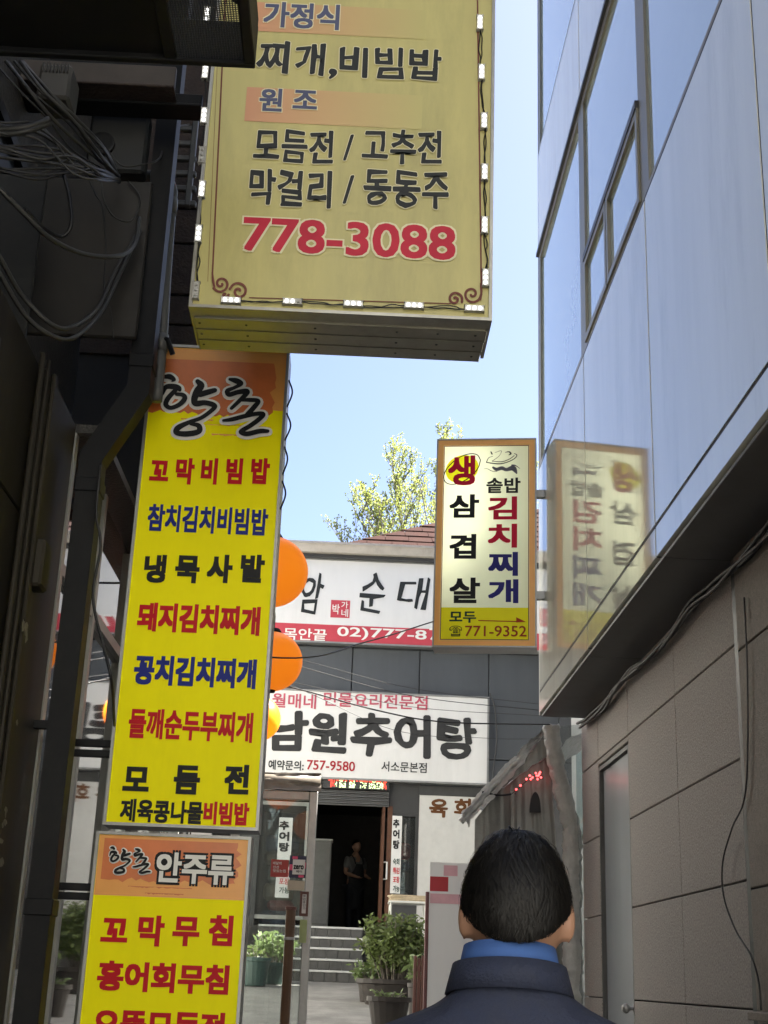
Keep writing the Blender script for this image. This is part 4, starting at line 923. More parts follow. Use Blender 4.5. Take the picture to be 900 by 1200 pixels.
# tarpaulin lean-to at the end of the right building
TY = 10.62
tarp = M('tarpaulin', (.52, .52, .50), .4, var=.22, scale=7, bump=1.0, bscale=22, dirt=.3, trans=.15)
vinyl = M('grey_vinyl', (.19, .19, .175), .35, var=.2, scale=3, streak=True, bump=.5, bscale=9, dirt=.3)
T = thing('tarpaulin_shelter', (1.3, 11.2, gz(11)), 'grey tarpaulin lean-to with cloth wrapped post beside the granite wall', 'shelter')
def crumple(mb, amp, f=18):
    mb.v = [v + Vector((noise.noise(v * f), noise.noise(v * f + Vector((9, 0, 0))), noise.noise(v * f + Vector((0, 9, 0))))) * amp + Vector((noise.noise(v * f * 2.7), 0, noise.noise(v * f * 2.7 + Vector((3, 3, 3))))) * amp * .6 for v in mb.v]; return mb
def wrinkled(a, b, c, d, nu, nv, amp, seed=0, fu=3, fv=9):
    mb = MB(); a, b, c, d = map(Vector, (a, b, c, d)); n_ = (b - a).cross(d - a).normalized()
    for j in range(nv + 1):
        for i in range(nu + 1):
            s_, t_ = i / nu, j / nv; p = (a.lerp(b, s_)).lerp(d.lerp(c, s_), t_)
            q = Vector((s_ * fu + seed, t_ * fv, seed)); p = p + n_ * amp * (noise.noise(q) + .5 * noise.noise(q * 2.7)); mb.v.append(p)
    for j in range(nv):
        for i in range(nu): k = j * (nu + 1) + i; mb.f.append((k, k + 1, k + nu + 2, k + nu + 1))
    return mb
pt = PY(640, 851, TY); pb = PY(540, 955, TY); pe = PY(470, 1030, TY)
back = Vector((.45, 1.3, .25))
rt = wrinkled(pt + Vector((.35, 0, .01)), pt + back + Vector((.35, 0, 0)), pb + back, pb, 14, 22, .035, 1); obj('roof_sheet', crumple(rt, .02), tarp, T, True, False)
# rolled hem along the front edge of the sheet
hem = []
for k in range(40):
    t = k / 39; nz = noise.noise(Vector((t * 7, 2.2, 0))); hem.append(pt.lerp(pb, t) + Vector((0, -.03 + .015 * nz, -.03 - .03 * t + .022 * nz + .012 * noise.noise(Vector((t * 23, 5, 0))))))
obj('rolled_hem', MB().tube(hem, [.010 + .016 * abs(noise.noise(Vector((k * .31, 7, 0)))) + .012 * (k / 39) for k in range(40)], 9), tarp, T, True)
hm = wrinkled(pt + Vector((0, -.02, .01)), pb + Vector((0, -.02, .02)), pb + Vector((.05, -.05, -.10)), pt + Vector((-.02, -.05, -.09)), 80, 8, .05, 5); obj('hem_flap', crumple(hm, .016, 12), tarp, T, True, False)
# wrapped post
wp = []; wr_ = []
for k in range(110):
    t = k / 109; y_ = 853 + (1145 - 853) * min(1, t * 1.6); p = PY(646 + (25 * min(1, t * 3.4) ** 1.5), y_, TY - .06) if t < .6 else Vector((wp[-1].x, TY - .06, pt.z - t * (pt.z - gz(TY))))
    z = pt.z - t * (pt.z - gz(TY)); wp.append(Vector((p.x, TY - .06, z))); wr_.append(.062 + .016 * t + .012 * noise.noise(Vector((k * .45, 1.5, 3))) + .018 * abs(noise.noise(Vector((k * .8, 4.5, 3)))))
obj('wrapped_post', crumple(MB().tube(wp, wr_, 20), .010, 16), tarp, T, True)
obj('post_foot', MB().cbox((wp[-1].x - .12, TY - .18, gz(TY) - .02), (wp[-1].x + .12, TY + .06, gz(TY) + .05), .01), conc, T)
# side curtain and clear end sheet
lowL = Vector((pb.x + .0, TY + .02, gz(TY)))
obj('vinyl_curtain', wrinkled((pb.x + .12, TY + .1, 1.0), (wp[36].x, TY + .04, 1.0), (pt.x + .02, TY + .04, pt.z - .03), (pb.x + .12, TY + .1, pb.z - .02), 60, 14, .022, 9, 7, 1.6), vinyl, T, True, False)
cs = glass_mat('crumpled_plastic', (.72, .76, .76), 1.45, .30, .12)
obj('plastic_sheet', wrinkled((wp[36].x + .03, TY - .04, .8), (GX + .02, TY - .16, .8), (GX + .02, TY - .14, pt.z - .0), (pt.x + .08, TY - .02, pt.z - .0), 10, 30, .035, 13), cs, T, True, False)
# arched dark opening in the curtain
ac = PY(626, 950, TY + .0); mb = MB(); n_ = 14
pts = [PY(621 + 8 * (1 - math.cos(math.pi * k / n_)) * .8, 952 - 24 * math.sin(math.pi * k / n_), TY - .012) for k in range(n_ + 1)]; mb.add(pts + [p + Vector((0, .02, 0)) for p in pts], [tuple(range(n_ + 1)), tuple(range(2 * n_ + 1, n_, -1))] + [(k, k + 1, k + n_ + 2, k + n_ + 1) for k in range(n_)])
obj('window_flap', mb, joint_dark, T)
obj('tie_cord', MB().tube(spl([PY(565, 928, TY - .03), PY(585, 932, TY - .04), PY(604, 930, TY - .04)], 5), .008, 6), cable_black, T)
obj('side_pole', MB().tube([PY(601, 927, TY - .03), PY(602, 952, TY - .03), Vector((PY(602, 952, TY).x, TY - .03, gz(TY)))], .022, 8), alu_dull, T)
# red string lights on the curtain
T = thing('string_lights', PY(630, 915, TY - .05), 'string of small red lamps strung under the tarpaulin', 'lights')
red_l = M('red_lamp', (.5, .05, .05), .3, emit=(1, .08, .08), es=.55)
sp = spl([PY(x, y, TY - .05) for x, y in ((600, 930), (612, 920), (622, 911), (632, 908), (637, 912))], 5); obj('wire', MB().tube(sp, .003, 5), cable_black, T)
for k, (x, y) in enumerate(((605, 925), (610, 920.5), (617, 913), (621, 909), (624, 911), (622, 913), (628, 906), (631, 909), (633, 905), (630, 913), (634, 911), (632, 907), (629, 909))):
    c = PY(x, y, TY - .055); r = .009; obj('lamp', MB().lathe([(.001, -r), (r * .8, -r * .6), (r, 0), (r * .8, r * .6), (.001, r)], 8, c), red_l, T)
# wires spanning the alley
T_ = [((330, 771, 7.2), (430, 752, 8.6), (512, 727, 10.1), 'dark drooping wire rising to the upright orange-bordered sign', .005, cable_black),
      ((338, 770, 10.6), (480, 806, 10.6), (640, 826, 10.5), 'topmost pale wire crossing the alley above the white restaurant sign', .0022, cable_grey),
      ((330, 776, 10.6), (480, 815, 10.6), (640, 833, 10.5), 'second pale wire crossing just above the white restaurant sign', .003, cable_grey),
      ((330, 797, 10.6), (480, 828, 10.6), (640, 839, 10.5), 'thin pale wire crossing over the white restaurant sign name', .0022, cable_grey),
      ((330, 803, 10.6), (440, 832, 10.6), (520, 846, 10.6), (645, 849, 10.5), 'thick black wire sagging across the white restaurant sign', .006, cable_black),
      ((330, 800, 10.6), (460, 855, 10.6), (570, 865, 10.6), (640, 866, 10.5), 'faint lowest wire crossing the big sign letters', .002, cable_grey)]
for e in T_:
    pts = [q for q in e if isinstance(q, tuple)]; lab, r, m_ = [q for q in e if not isinstance(q, tuple)]
    a = pts[0]; P = [PY(*p) for p in pts]; P = [Vector((UX, P[0].y + .02, P[0].z + .12))] + P
    tag(obj('wire', MB().tube(spl(P, 10), r, 6), m_, smooth=True), lab, 'wire')
P = [PY(x, y, BY - .3) for x, y in ((574, 812), (580, 830), (582, 870), (578, 905), (581, 930))]
tag(obj('wire', MB().tube(spl(P, 6), .012, 6), cable_black), 'black cable hanging down the grey cladding beside the restaurant sign', 'wire')

# ================================================================== TREES BEHIND THE FAR BUILDING
bark = M('bark', (.14, .12, .10), .85, var=.3, scale=12, bump=.5)
leafm = M('spring_leaf', (.25, .285, .075), .5, var=.3, scale=1.2, trans=.6)
def tree(base, top, spread, seed, label, nl=15, hf=.8):
    rnd = random.Random(seed); base = Vector(base); H = top - base.z
    T = thing('budding_tree', base, label, 'tree', 'trees behind the far roof')
    tb, lf = MB(), MB()
    def leaf(p, d):
        s_ = rnd.uniform(.025, .055); a = Vector((rnd.gauss(0, 1), rnd.gauss(0, 1), rnd.gauss(0, .7))).normalized(); d = (d * 1.3 + a * .9).normalized(); b = d.cross(a)
        if b.length < .01: return
        b.normalize(); o = len(lf.v); lf.v += [p, p + d * s_ * .55 + b * s_ * .33, p + d * s_ * 1.25, p + d * s_ * .55 - b * s_ * .33]; lf.f.append((o, o + 1, o + 2, o + 3))
    def branch(p, d, L, r, lev):
        n_ = 6; P = [p]; q = p; dd = d.copy()
        for k in range(n_):
            dd = (dd + Vector((rnd.gauss(0, .10), rnd.gauss(0, .10), rnd.gauss(.05, .05))) * (.2 if lev == 0 else 1)).normalized(); q = q + dd * L / n_; P.append(q)
        tb.tube(P, [.65 * r * (1 - .8 * k / n_) for k in range(n_ + 1)], 6 if lev < 2 else 4)
        if lev >= 2:
            for k in range(1, n_ + 1):
                for _ in range(rnd.choice((1, 2, 3, 4))):
                    pp = P[k].lerp(P[k - 1], rnd.random()) + Vector((rnd.gauss(0, .035), rnd.gauss(0, .035), rnd.gauss(0, .035)))
                    for _ in range(rnd.choice((3, 4, 5))): leaf(pp, dd)
        if lev < 3:
            m = nl if lev == 0 else 10 if lev == 1 else 5
            for k in range(m):
                t = .3 + .7 * (k + rnd.random()) / m; i = min(n_ - 1, int(t * n_)); p0 = P[i].lerp(P[i + 1], t * n_ - i)
                ang = rnd.uniform(0, 2 * math.pi); out = Vector((math.cos(ang), math.sin(ang), 0)); up_ = .95 if lev == 0 else .75
                nd = (out * spread * (1.0 if lev == 0 else .7) + dd * .5 + Vector((0, 0, up_))).normalized()
                branch(p0, nd, L * ((.62 if lev == 0 else .45) * (1.1 - .5 * t)) * rnd.uniform(.8, 1.15), r * (.42 if lev < 2 else .5), lev + 1)
    branch(base, Vector((0, 0, 1)), H * hf, H * .013, 0)
    obj('trunk', tb, bark, T, True, False); obj('crown', lf, leafm, T, False, False)
def tz(px, py, Y): return PY(px, py, Y).z
tree((PY(520, 640, 30).x, 30, 1.48), tz(490, 500, 30), .9, 5, 'airy spring tree rising behind the brown tiled roof, left of the upright sign', 26, .72)
tree((PY(588, 640, 31).x, 31, 1.48), tz(585, 486, 31), .62, 8, 'airy spring tree topping out above the upright orange-bordered sign', 22, .615)

# ================================================================== GLASS DOOR, POSTS AND NOTICES (left, far)
VY = 12.5; fV = Frame((0, VY, 0), (1, 0, 0), (0, -1, 0))
gl, gr = fV.uv(292, 1060)[0] - .2, fV.uv(366, 1060)[0]; gt = fV.uv(340, 927)[1]; g0 = gz(VY)
T = thing('glass_door', (gr, VY, g0), 'tall glass door with silver frame standing out from the left shops', 'door')
mb = MB(); mb.cbox((gr - .075, VY - .03, g0 + .01), (gr, VY + .03, gt), .006); mb.cbox((gl, VY - .03, g0 + .01), (gl + .07, VY + .03, gt), .006); mb.cbox((gl + .071, VY - .028, gt - .08), (gr - .076, VY + .028, gt - .001), .006); mb.cbox((gl + .071, VY - .028, g0 + .01), (gr - .076, VY + .028, g0 + .12), .006)
obj('frame', mb, alu, T); obj('pane', MB().box((gl + .07, VY - .004, g0 + .12), (gr - .075, VY + .004, gt - .08)), clear_glass, T)
rc = wrinkled((gl, VY - .05, gt + .005), (gr + .03, VY - .05, gt + .0), (gr + .02, VY - .02, gt + .17), (gl, VY - .02, gt + .16), 20, 6, .035, 31)
T2_ = thing('rolled_cover', ((gl + gr) / 2, VY, gt), 'crumpled brown plastic cover rolled up over the glass door', 'cover')
brown_p = M('brown_plastic', (.17, .145, .115), .35, var=.3, scale=8, dirt=.2)
obj('sheet', rc, brown_p, T2_, True, False); obj('roll', MB().tube([(gl, VY + .03, gt + .09), ((gl + gr) / 2, VY + .025, gt + .08), (gr + .02, VY + .03, gt + .1)], .075, 12), brown_p, T2_, True)
side = MB().cbox((gl - .35, VY - .1, g0 - .05), (gl - .01, VY + .1, 3.7), .01); tag(obj('door_pier', side, dwall), 'dark pier that carries the glass door at the left', 'pier')
obj('pier', MB().box((-1.6, 10.7, -.2), (LX + .0, VY + .1, 3.7)), dwall, LB)
def notice(name, l, t, r, b, mat, label, texts=(), border=None, w=.01):
    cx, cy = (l + r) / 2, (t + b) / 2; a0, a1 = fV.uv(l, cy)[0], fV.uv(r, cy)[0]; b1, b0 = fV.uv(cx, t)[1], fV.uv(cx, b)[1]
    o = obj(name, MB().cbox(fV.p(a0, b0, w), fV.p(a1, b1, w + .006), .001), mat); tag(o, label, 'notice')
    if border:
        i = obj('inner_panel', MB().box(fV.p(a0 + .02, b0 + .025, w + .006), fV.p(a1 - .02, b1 - .025, w + .008)), border, o)
    for s, bx, m_, of in texts: lettering(fV, s, bx, m_, o, of, w + .0105)
    return o
paper = M('notice_paper', (.62, .60, .56), .6, var=.05); redp = M('notice_red', (.33, .035, .03), .5, var=.08); navyp = M('notice_navy', (.02, .02, .05), .5); pinkp = M('notice_pink', (.6, .06, .14), .5); beigep = M('notice_beige', (.38, .33, .25), .5); greenp = M('notice_green', (.33, .38, .16), .5); brownp = M('notice_brown', (.10, .035, .025), .5)
notice('notice', 317.5, 1007.5, 338, 1028, redp, 'dark red square notice stuck on the glass door', [('배달의', (320, 1010, 330, 1013.5), paper, .02), ('신선', (320, 1014.5, 327, 1018), paper, .02), ('맛있는집', (320, 1019, 335, 1022.5), paper, .02)])
n_ = notice('notice', 339, 1003, 361.5, 1029, navyp, 'white card with navy and pink checked border on the glass door', [('zero', (344, 1014, 356, 1019), ink_black, .04), ('페이', (347, 1020, 354, 1023), ink_black, .02)])
cx_ = [fV.uv(q, 1016)[0] for q in (343, 357.5)]; cy_ = [fV.uv(350, q)[1] for q in (1007.5, 1025)]
obj('card', MB().box(fV.p(cx_[0], cy_[1], .017), fV.p(cx_[1], cy_[0], .019)), paper, n_)
for (l, t, r, b) in ((343, 1003.5, 349, 1007), (339.5, 1013, 343, 1020), (357.5, 1011, 361, 1018), (350, 1025.5, 356, 1028.5)):
    a0, b1 = fV.uv(l, t); a1, b0 = fV.uv(r, b); obj('check', MB().box(fV.p(a0, b0, .0165), fV.p(a1, b1, .018)), pinkp, n_)
notice('notice', 337, 1032, 357, 1043.5, beigep, 'plain beige card below the checked card')
n_ = notice('notice', 351.5, 1045, 361.5, 1074, brownp, 'small white upright plate with brown frame on the door post', (), paper, .034)
for k, ch in enumerate('영업중인가'): lettering(fV, ch, (355, 1049 + k * 3.6, 358.2, 1052 + k * 3.6), ink_black, n_, .01, .046)
notice('notice', 351, 1078, 359.5, 1105, greenp, 'pale green paper strip low on the door post', (), None, .034)
grn2 = M('hook_green', (.12, .2, .16), .5)
# wooden pole in front of the glass
a, b = PY(341, 1064, VY - .25), PY(336, 1210, VY - .25)
T = thing('wooden_pole', (b.x, VY - .25, gz(VY)), 'brown wooden pole with a metal ring standing before the glass door', 'pole')
obj('shaft', MB().tube([(a.x, VY - .25, gz(VY)), (a.x, VY - .25, a.z)], .043, 12), M('pole_wood', (.10, .05, .022), .5, var=.35, scale=10, streak=True), T)
zz = PY(340, 1100, VY - .25).z; obj('ring', MB().lathe([(.044, -.012), (.049, -.01), (.049, .01), (.044, .012)], 14, (a.x, VY - .25, zz)), alu, T)
obj('cap', MB().lathe([(.045, 0), (.05, .006), (.05, .03), (.02, .035)], 14, (a.x, VY - .25, a.z - .02)), brownp, T)

# ================================================================== PLANTS AND THINGS BY THE STEPS
leaf_d = M('shrub_leaf', (.12, .16, .045), .5, var=.4, scale=3, trans=.3); leaf_l = M('light_leaf', (.16, .22, .08), .5, var=.3, scale=4, trans=.3)
potm = M('pot_brown', (.032, .026, .022), .55, var=.2, dirt=.2); potg = M('pot_green', (.035, .07, .062), .45, var=.15); soil = M('soil', (.05, .038, .028), .9, var=.3, bump=.5)
def plant(name, c, w_, h, nst_, nlf, ls, mat, rnd, droop=.3):
    st, lf = MB(), MB(); c = Vector(c)
    for k in range(nst_):
        a = rnd.uniform(0, 2 * math.pi); rr = math.sqrt(rnd.random()); e = c + Vector((math.cos(a) * rr * w_, math.sin(a) * rr * w_ * .8, h * (.55 + .45 * rnd.random()) * (1 - .25 * rr * rr)))
        b0 = c + Vector((math.cos(a) * rr * w_ * .35, math.sin(a) * rr * w_ * .3, 0)); P = spl([b0, b0.lerp(e, .5) + Vector((0, 0, h * .08)), e], 4)
        st.tube(P, [.010 * (1 - .6 * i / len(P)) for i in range(len(P))], 4)
        for q in range(nlf):
            t = .3 + .7 * rnd.random(); i = min(len(P) - 2, int(t * (len(P) - 1))); p = P[i].lerp(P[i + 1], rnd.random()) + Vector((rnd.gauss(0, w_ * .1), rnd.gauss(0, w_ * .1), rnd.gauss(0, h * .03)))
            d = Vector((rnd.gauss(0, 1), rnd.gauss(0, 1), rnd.gauss(.2, .6) - droop)).normalized(); s_ = Vector((rnd.gauss(0, 1), rnd.gauss(0, 1), rnd.gauss(0, .5))); s_ = d.cross(s_)
            if s_.length < .05: continue
            s_.normalize(); L = ls * rnd.uniform(.6, 1.3); o = len(lf.v); lf.v += [p, p + d * L * .45 + s_ * L * .2, p + d * L, p + d * L * .45 - s_ * L * .2]; lf.f.append((o, o + 1, o + 2, o + 3))
    return st, lf
rnd = random.Random(33)
def potted(name, px, Y, w_, h, pot, label, nst_, nlf, ls, mat, rim=1.15, z0=None):
    x = PY(px, 1150, Y).x; z = gz(Y) if z0 is None else z0; pr, ph = pot
    T = thing(name, (x, Y, z), label, 'plant')
    return T, x, z
# large nandina-like shrub in a long pot
sY = 17.2; sx = PY(463, 1110, sY).x; sz = gz(sY)
T = thing('potted_shrub', (sx, sY, sz), 'bushy green shrub in dark pots standing right of the steps', 'plant')
zb_ = PY(463, 1148, sY).z; zt_ = PY(463, 1062, sY).z
obj('pot', MB().lathe([(.2, sz - zb_ - .02), (.22, sz - zb_), (.27, -.06), (.30, -.05), (.30, 0), (.27, 0), (.26, -.04), (.01, -.04)], 20, (sx, sY, zb_), 'z', (1.55, .8)), potm, T)
st, lf = plant('s', (sx, sY, zb_ - .05), .43, zt_ - zb_ + .06, 75, 60, .085, leaf_d, rnd); obj('stem', st, bark, T, False, False); obj('foliage', lf, leaf_d, T, False, False)
# small leafy plant to its left in a low pot
def small_pot(px, py_rim, Y, r, ht, w_, h, label, mat, lm, nst_, nlf, ls, sq_=(1, 1)):
    p = PY(px, py_rim, Y); z = max(gz(Y), p.z - ht) if ht < .6 else gz(Y)
    T = thing('potted_plant', (p.x, Y, z), label, 'plant')
    obj('pot', MB().lathe([(r * .72, z - p.z), (r * .75, z - p.z + .005), (r * .96, -.05), (r * 1.06, -.045), (r * 1.06, 0), (r * .96, 0), (r * .92, -.03), (.01, -.03)], 18, p, 'z', sq_), mat, T)
    st, lf = plant('s', p - Vector((0, 0, .03)), w_, h, nst_, nlf, ls, lm, rnd); obj('stem', st, bark, T, False, False); obj('foliage', lf, lm, T, False, False); return T
small_pot(431, 1149, 17.5, .12, .55, .22, .3, 'small leafy plant in a brown pot between steps and big shrub', potm, leaf_l, 12, 16, .09)
small_pot(456, 1168, 14.6, .2, .5, .2, .1, 'low wide brown planter with sparse sprouts in front of the shrub', potm, leaf_l, 18, 4, .07, (1.1, .7))
small_pot(487, 1152, 15.9, .09, .5, .12, .35, 'slender pale green plant beside the brown slatted fence', potm, leaf_l, 8, 12, .1)
small_pot(322, 1128, 19.6, .19, .5, .34, .48, 'light green leafy plant in a green pot seen through the glass door', potg, leaf_l, 22, 16, .12)
small_pot(300, 1122, 19.2, .2, .5, .2, .2, 'teal tub with a few leaves behind the glass door, leftmost of the pots', potg, leaf_d, 6, 8, .1)
# white rack with folded newspapers
rY = 20.0; a = PY(455, 1060, rY); b = PY(500, 1060, rY); zt = PY(478, 1057, rY).z; z0 = gz(rY)
T = thing('paper_rack', ((a.x + b.x) / 2, rY, z0), 'small white metal stand behind the shrub', 'stand')
wht = M('white_paint', (.62, .62, .58), .45, var=.08, dirt=.25)
obj('shelf', MB().cbox((a.x, rY - .25, zt - .03), (b.x, rY + .25, zt), .006), wht, T)
for x in (a.x + .03, b.x - .03):
    for y in (rY - .22, rY + .22): obj('leg', MB().tube([(x, y, z0), (x, y, zt - .03)], .015, 8), wht, T)
np_ = M('newsprint', (.52, .42, .28), .7, var=.25, scale=14)
for k in range(4):
    mb = MB(); ang = rnd.uniform(-.3, .3); L, Wd = .26, .17; zz = zt + .003 + k * .022
    for (x, y, z) in ((-L, -Wd, 0), (L, -Wd, 0), (L, Wd, 0), (-L, Wd, 0), (-L, -Wd, .018), (L, -Wd, .018), (L, Wd, .018), (-L, Wd, .018)):
        X_ = x * math.cos(ang) - y * math.sin(ang); Y_ = x * math.sin(ang) + y * math.cos(ang); mb.v.append(Vector(((a.x + b.x) / 2 + X_ + rnd.uniform(-.01, .01), rY + Y_, zz + z)))
    mb.f = [(3, 2, 1, 0), (4, 5, 6, 7), (0, 1, 5, 4), (1, 2, 6, 5), (2, 3, 7, 6), (3, 0, 4, 7)]
    tag(obj('newspaper', mb, np_), 'folded newspaper in the pile on the white stand', 'newspaper', 'newspapers on the stand')
# brown slatted fence stub
fY = 15.4
T = thing('slatted_fence', PY(492, 1190, fY), 'short brown slatted fence between shrub and white banner', 'fence')
for k, px in enumerate((487, 491.5, 496, 500)):
    p = PY(px, 1120 + k % 2 * 3, fY); obj('slat', MB().cbox((p.x - .018, fY, gz(fY)), (p.x + .018, fY + .03, p.z), .004), brownp, T)
p0, p1 = PY(485, 1135, fY), PY(502, 1135, fY); obj('rail', MB().cbox((p0.x, fY + .031, p0.z - .03), (p1.x, fY + .05, p0.z + .03), .003), brownp, T)
# white standing banner with red print, mostly hidden by the passer-by
bY = 14.2; fN = Frame((0, bY, 0), (1, 0, 0), (0, -1, 0))
a, b = fN.uv(502, 1100)[0], fN.uv(600, 1100)[0]; t_, l_ = fN.uv(550, 1012)[1], gz(bY) + .12
T = thing('standing_banner', ((a + b) / 2, bY, gz(bY)), 'white standing menu board with red heading and dark red frame behind the passer-by', 'sign')
fc = obj('face_panel', MB().box((a, bY - .012, l_), (b, bY, t_)), white_s, T)
pm_ = M('post_maroon', (.10, .025, .025), .4)
obj('post', MB().cbox((a - .04, bY - .02, gz(bY)), (a - .002, bY + .02, fN.uv(500, 1045)[1]), .006), pm_, T); obj('post', MB().cbox((b + .002, bY - .02, gz(bY)), (b + .04, bY + .02, t_), .006), pm_, T)
def nb(l, t, r, bt, m_): 
    q0, q1 = fN.uv(l, t), fN.uv(r, bt); obj('printed_band', fN.poly(MB(), [(q0[0], q1[1]), (q1[0], q1[1]), (q1[0], q0[1]), (q0[0], q0[1])], .014), m_, fc, fixn=False)
nb(504, 1027, 525, 1045, M('banner_red', (.36, .01, .02), .4)); nb(520, 1014, 536, 1027, M('banner_pink', (.60, .33, .36), .4)); nb(504, 1047, 545, 1060, MATS['banner_pink'])

# ================================================================== PEOPLE
def evaluated(o):
    dg = bpy.context.evaluated_depsgraph_get(); dg.update(); me = bpy.data.meshes.new_from_object(o.evaluated_get(dg)); return me
def grow(chains, root, voxel, extra=None, sub=2):
    """chains: lists of ((x,y,z), (rx,ry)); points that coincide are shared -> skinned, then one continuous surface"""
    vs, rs, es, idx = [], [], [], {}
    for ch in chains:
        prev = None
        for p, r in ch:
            k = tuple(round(c, 4) for c in p)
            if k not in idx: idx[k] = len(vs); vs.append(Vector(p)); rs.append(r)
            if prev is not None and prev != idx[k]: es.append((prev, idx[k]))
            prev = idx[k]
    me = bpy.data.meshes.new('skeleton'); me.from_pydata(vs, es, []); o = bpy.data.objects.new('skeleton', me); COL.objects.link(o)
    md = o.modifiers.new('skin', 'SKIN'); md.use_smooth_shade = True
    for v, r in zip(me.skin_vertices[0].data, rs): v.radius = r
    for v in me.skin_vertices[0].data: v.use_root = False
    me.skin_vertices[0].data[idx[tuple(round(c, 4) for c in root)]].use_root = True
    s_ = o.modifiers.new('sub', 'SUBSURF'); s_.levels = sub; s_.render_levels = sub
    m2 = evaluated(o); bpy.data.objects.remove(o)
    if extra:
        bm = bmesh.new(); bm.from_mesh(m2)
        for mb in extra:
            t = bpy.data.meshes.new('t'); t.from_pydata(mb.v, [], mb.f); bm.from_mesh(t); bpy.data.meshes.remove(t)
        bmesh.ops.recalc_face_normals(bm, faces=bm.faces); bm.to_mesh(m2); bm.free()
    o = bpy.data.objects.new('grown', m2); COL.objects.link(o)
    r_ = o.modifiers.new('remesh', 'REMESH'); r_.mode = 'VOXEL'; r_.voxel_size = voxel
    c_ = o.modifiers.new('smooth', 'SMOOTH'); c_.iterations = 3; c_.factor = .5
    m3 = evaluated(o); bpy.data.objects.remove(o); return m3
def put(name, me, mat, parent, folds=0, fs=14):
    if folds:
        nn = len(me.vertices); co = [0.0] * (nn * 3); no = [0.0] * (nn * 3); me.vertices.foreach_get('co', co); me.vertices.foreach_get('normal', no)
        for i in range(nn):
            v = Vector(co[3 * i:3 * i + 3]); d = folds * (noise.noise(v * fs) + .6 * noise.noise(Vector((v.x * fs * 2, v.y * fs * 2, v.z * fs * .8))))
            for k in range(3): co[3 * i + k] += no[3 * i + k] * d
        me.vertices.foreach_set('co', co); me.update()
    me.polygons.foreach_set('use_smooth', [True] * len(me.polygons))
    me.materials.clear(); me.materials.append(mat); me.name = name
    o = bpy.data.objects.new(name, me); COL.objects.link(o); o.parent = parent; return o
def head_parts(c, w_, d_, h_):
    """skull, jaw, nose, ears, lips; faces +Y"""
    c = Vector(c); out = []
    mb = MB(); n, m = 28, 20
    for j in range(m + 1):
        t = -math.pi / 2 + math.pi * j / m; z = math.sin(t); rr = math.cos(t)
        for i in range(n):
            a = 2 * math.pi * i / n; x, y = math.cos(a) * rr, math.sin(a) * rr
            jaw = max(0, -z); xx = x * (1 - .28 * jaw ** 1.4); yy = y * (1 - .12 * jaw) + .10 * jaw * (1 if y > -.2 else 0) - .18 * jaw * (1 if y < -.2 else 0) * abs(y) * -1
            if y > .7: yy -= .05 * math.exp(-((z - .02) / .12) ** 2) * (1 if abs(x) > .12 else 0)
            mb.v.append(c + Vector((xx * w_, yy * d_, z * h_)))
    for j in range(m):
        for i in range(n): a = j * n + i; b = j * n + (i + 1) % n; mb.f.append((a, b, b + n, a + n))
    out.append(mb)
    def ell(p, r): 
        q = MB(); 
        for j in range(9):
            t = -math.pi / 2 + math.pi * j / 8
            for i in range(12): a = 2 * math.pi * i / 12; q.v.append(Vector(p) + Vector((math.cos(a) * math.cos(t) * r[0], math.sin(a) * math.cos(t) * r[1], math.sin(t) * r[2])))
        for j in range(8):
            for i in range(12): a = j * 12 + i; b = j * 12 + (i + 1) % 12; q.f.append((a, b, b + 12, a + 12))
        return q
    out.append(ell(c + Vector((0, d_ * .98, -h_ * .15)), (.016, .022, .03))); out.append(ell(c + Vector((0, d_ * .9, -h_ * .48)), (.024, .016, .012)))
    for s_ in (-1, 1): out.append(ell(c + Vector((s_ * w_ * 1.02, -.012, -h_ * .1)), (.012, .022, .034)))
    return out
def hand(wr, d, side, s_=1):
    """palm and five fingers from wrist along d"""
    wr = Vector(wr); d = Vector(d).normalized(); acr = Vector((0, 1, 0)); nrm_ = d.cross(acr).normalized() * side
    palm = wr + d * .055 * s_; kn = wr + d * .085 * s_
    ch = [[(tuple(wr), (.022, .022)), (tuple(palm), (.036, .018)), ]]
    for k, (o_, L) in enumerate(((.032, .068), (.011, .078), (-.011, .072), (-.031, .055))):
        b = kn + acr * o_ * s_; m1 = b + (d + nrm_ * -.15).normalized() * L * .5 * s_; e = m1 + (d - nrm_ * .6).normalized() * L * .5 * s_
        ch.append([(tuple(palm), (.036, .018)), (tuple(b), (.010, .010)), (tuple(m1), (.009, .009)), (tuple(e), (.0075, .0075))])
    b = wr + d * .03 * s_ + acr * .036 * s_; m1 = b + (d * .8 + acr * .7 - nrm_ * .3).normalized() * .03 * s_; e = m1 + (d + acr * .2 - nrm_ * .4).normalized() * .03 * s_
    ch.append([(tuple(wr), (.022, .022)), (tuple(b), (.012, .012)), (tuple(m1), (.011, .011)), (tuple(e), (.009, .009))])
    return ch
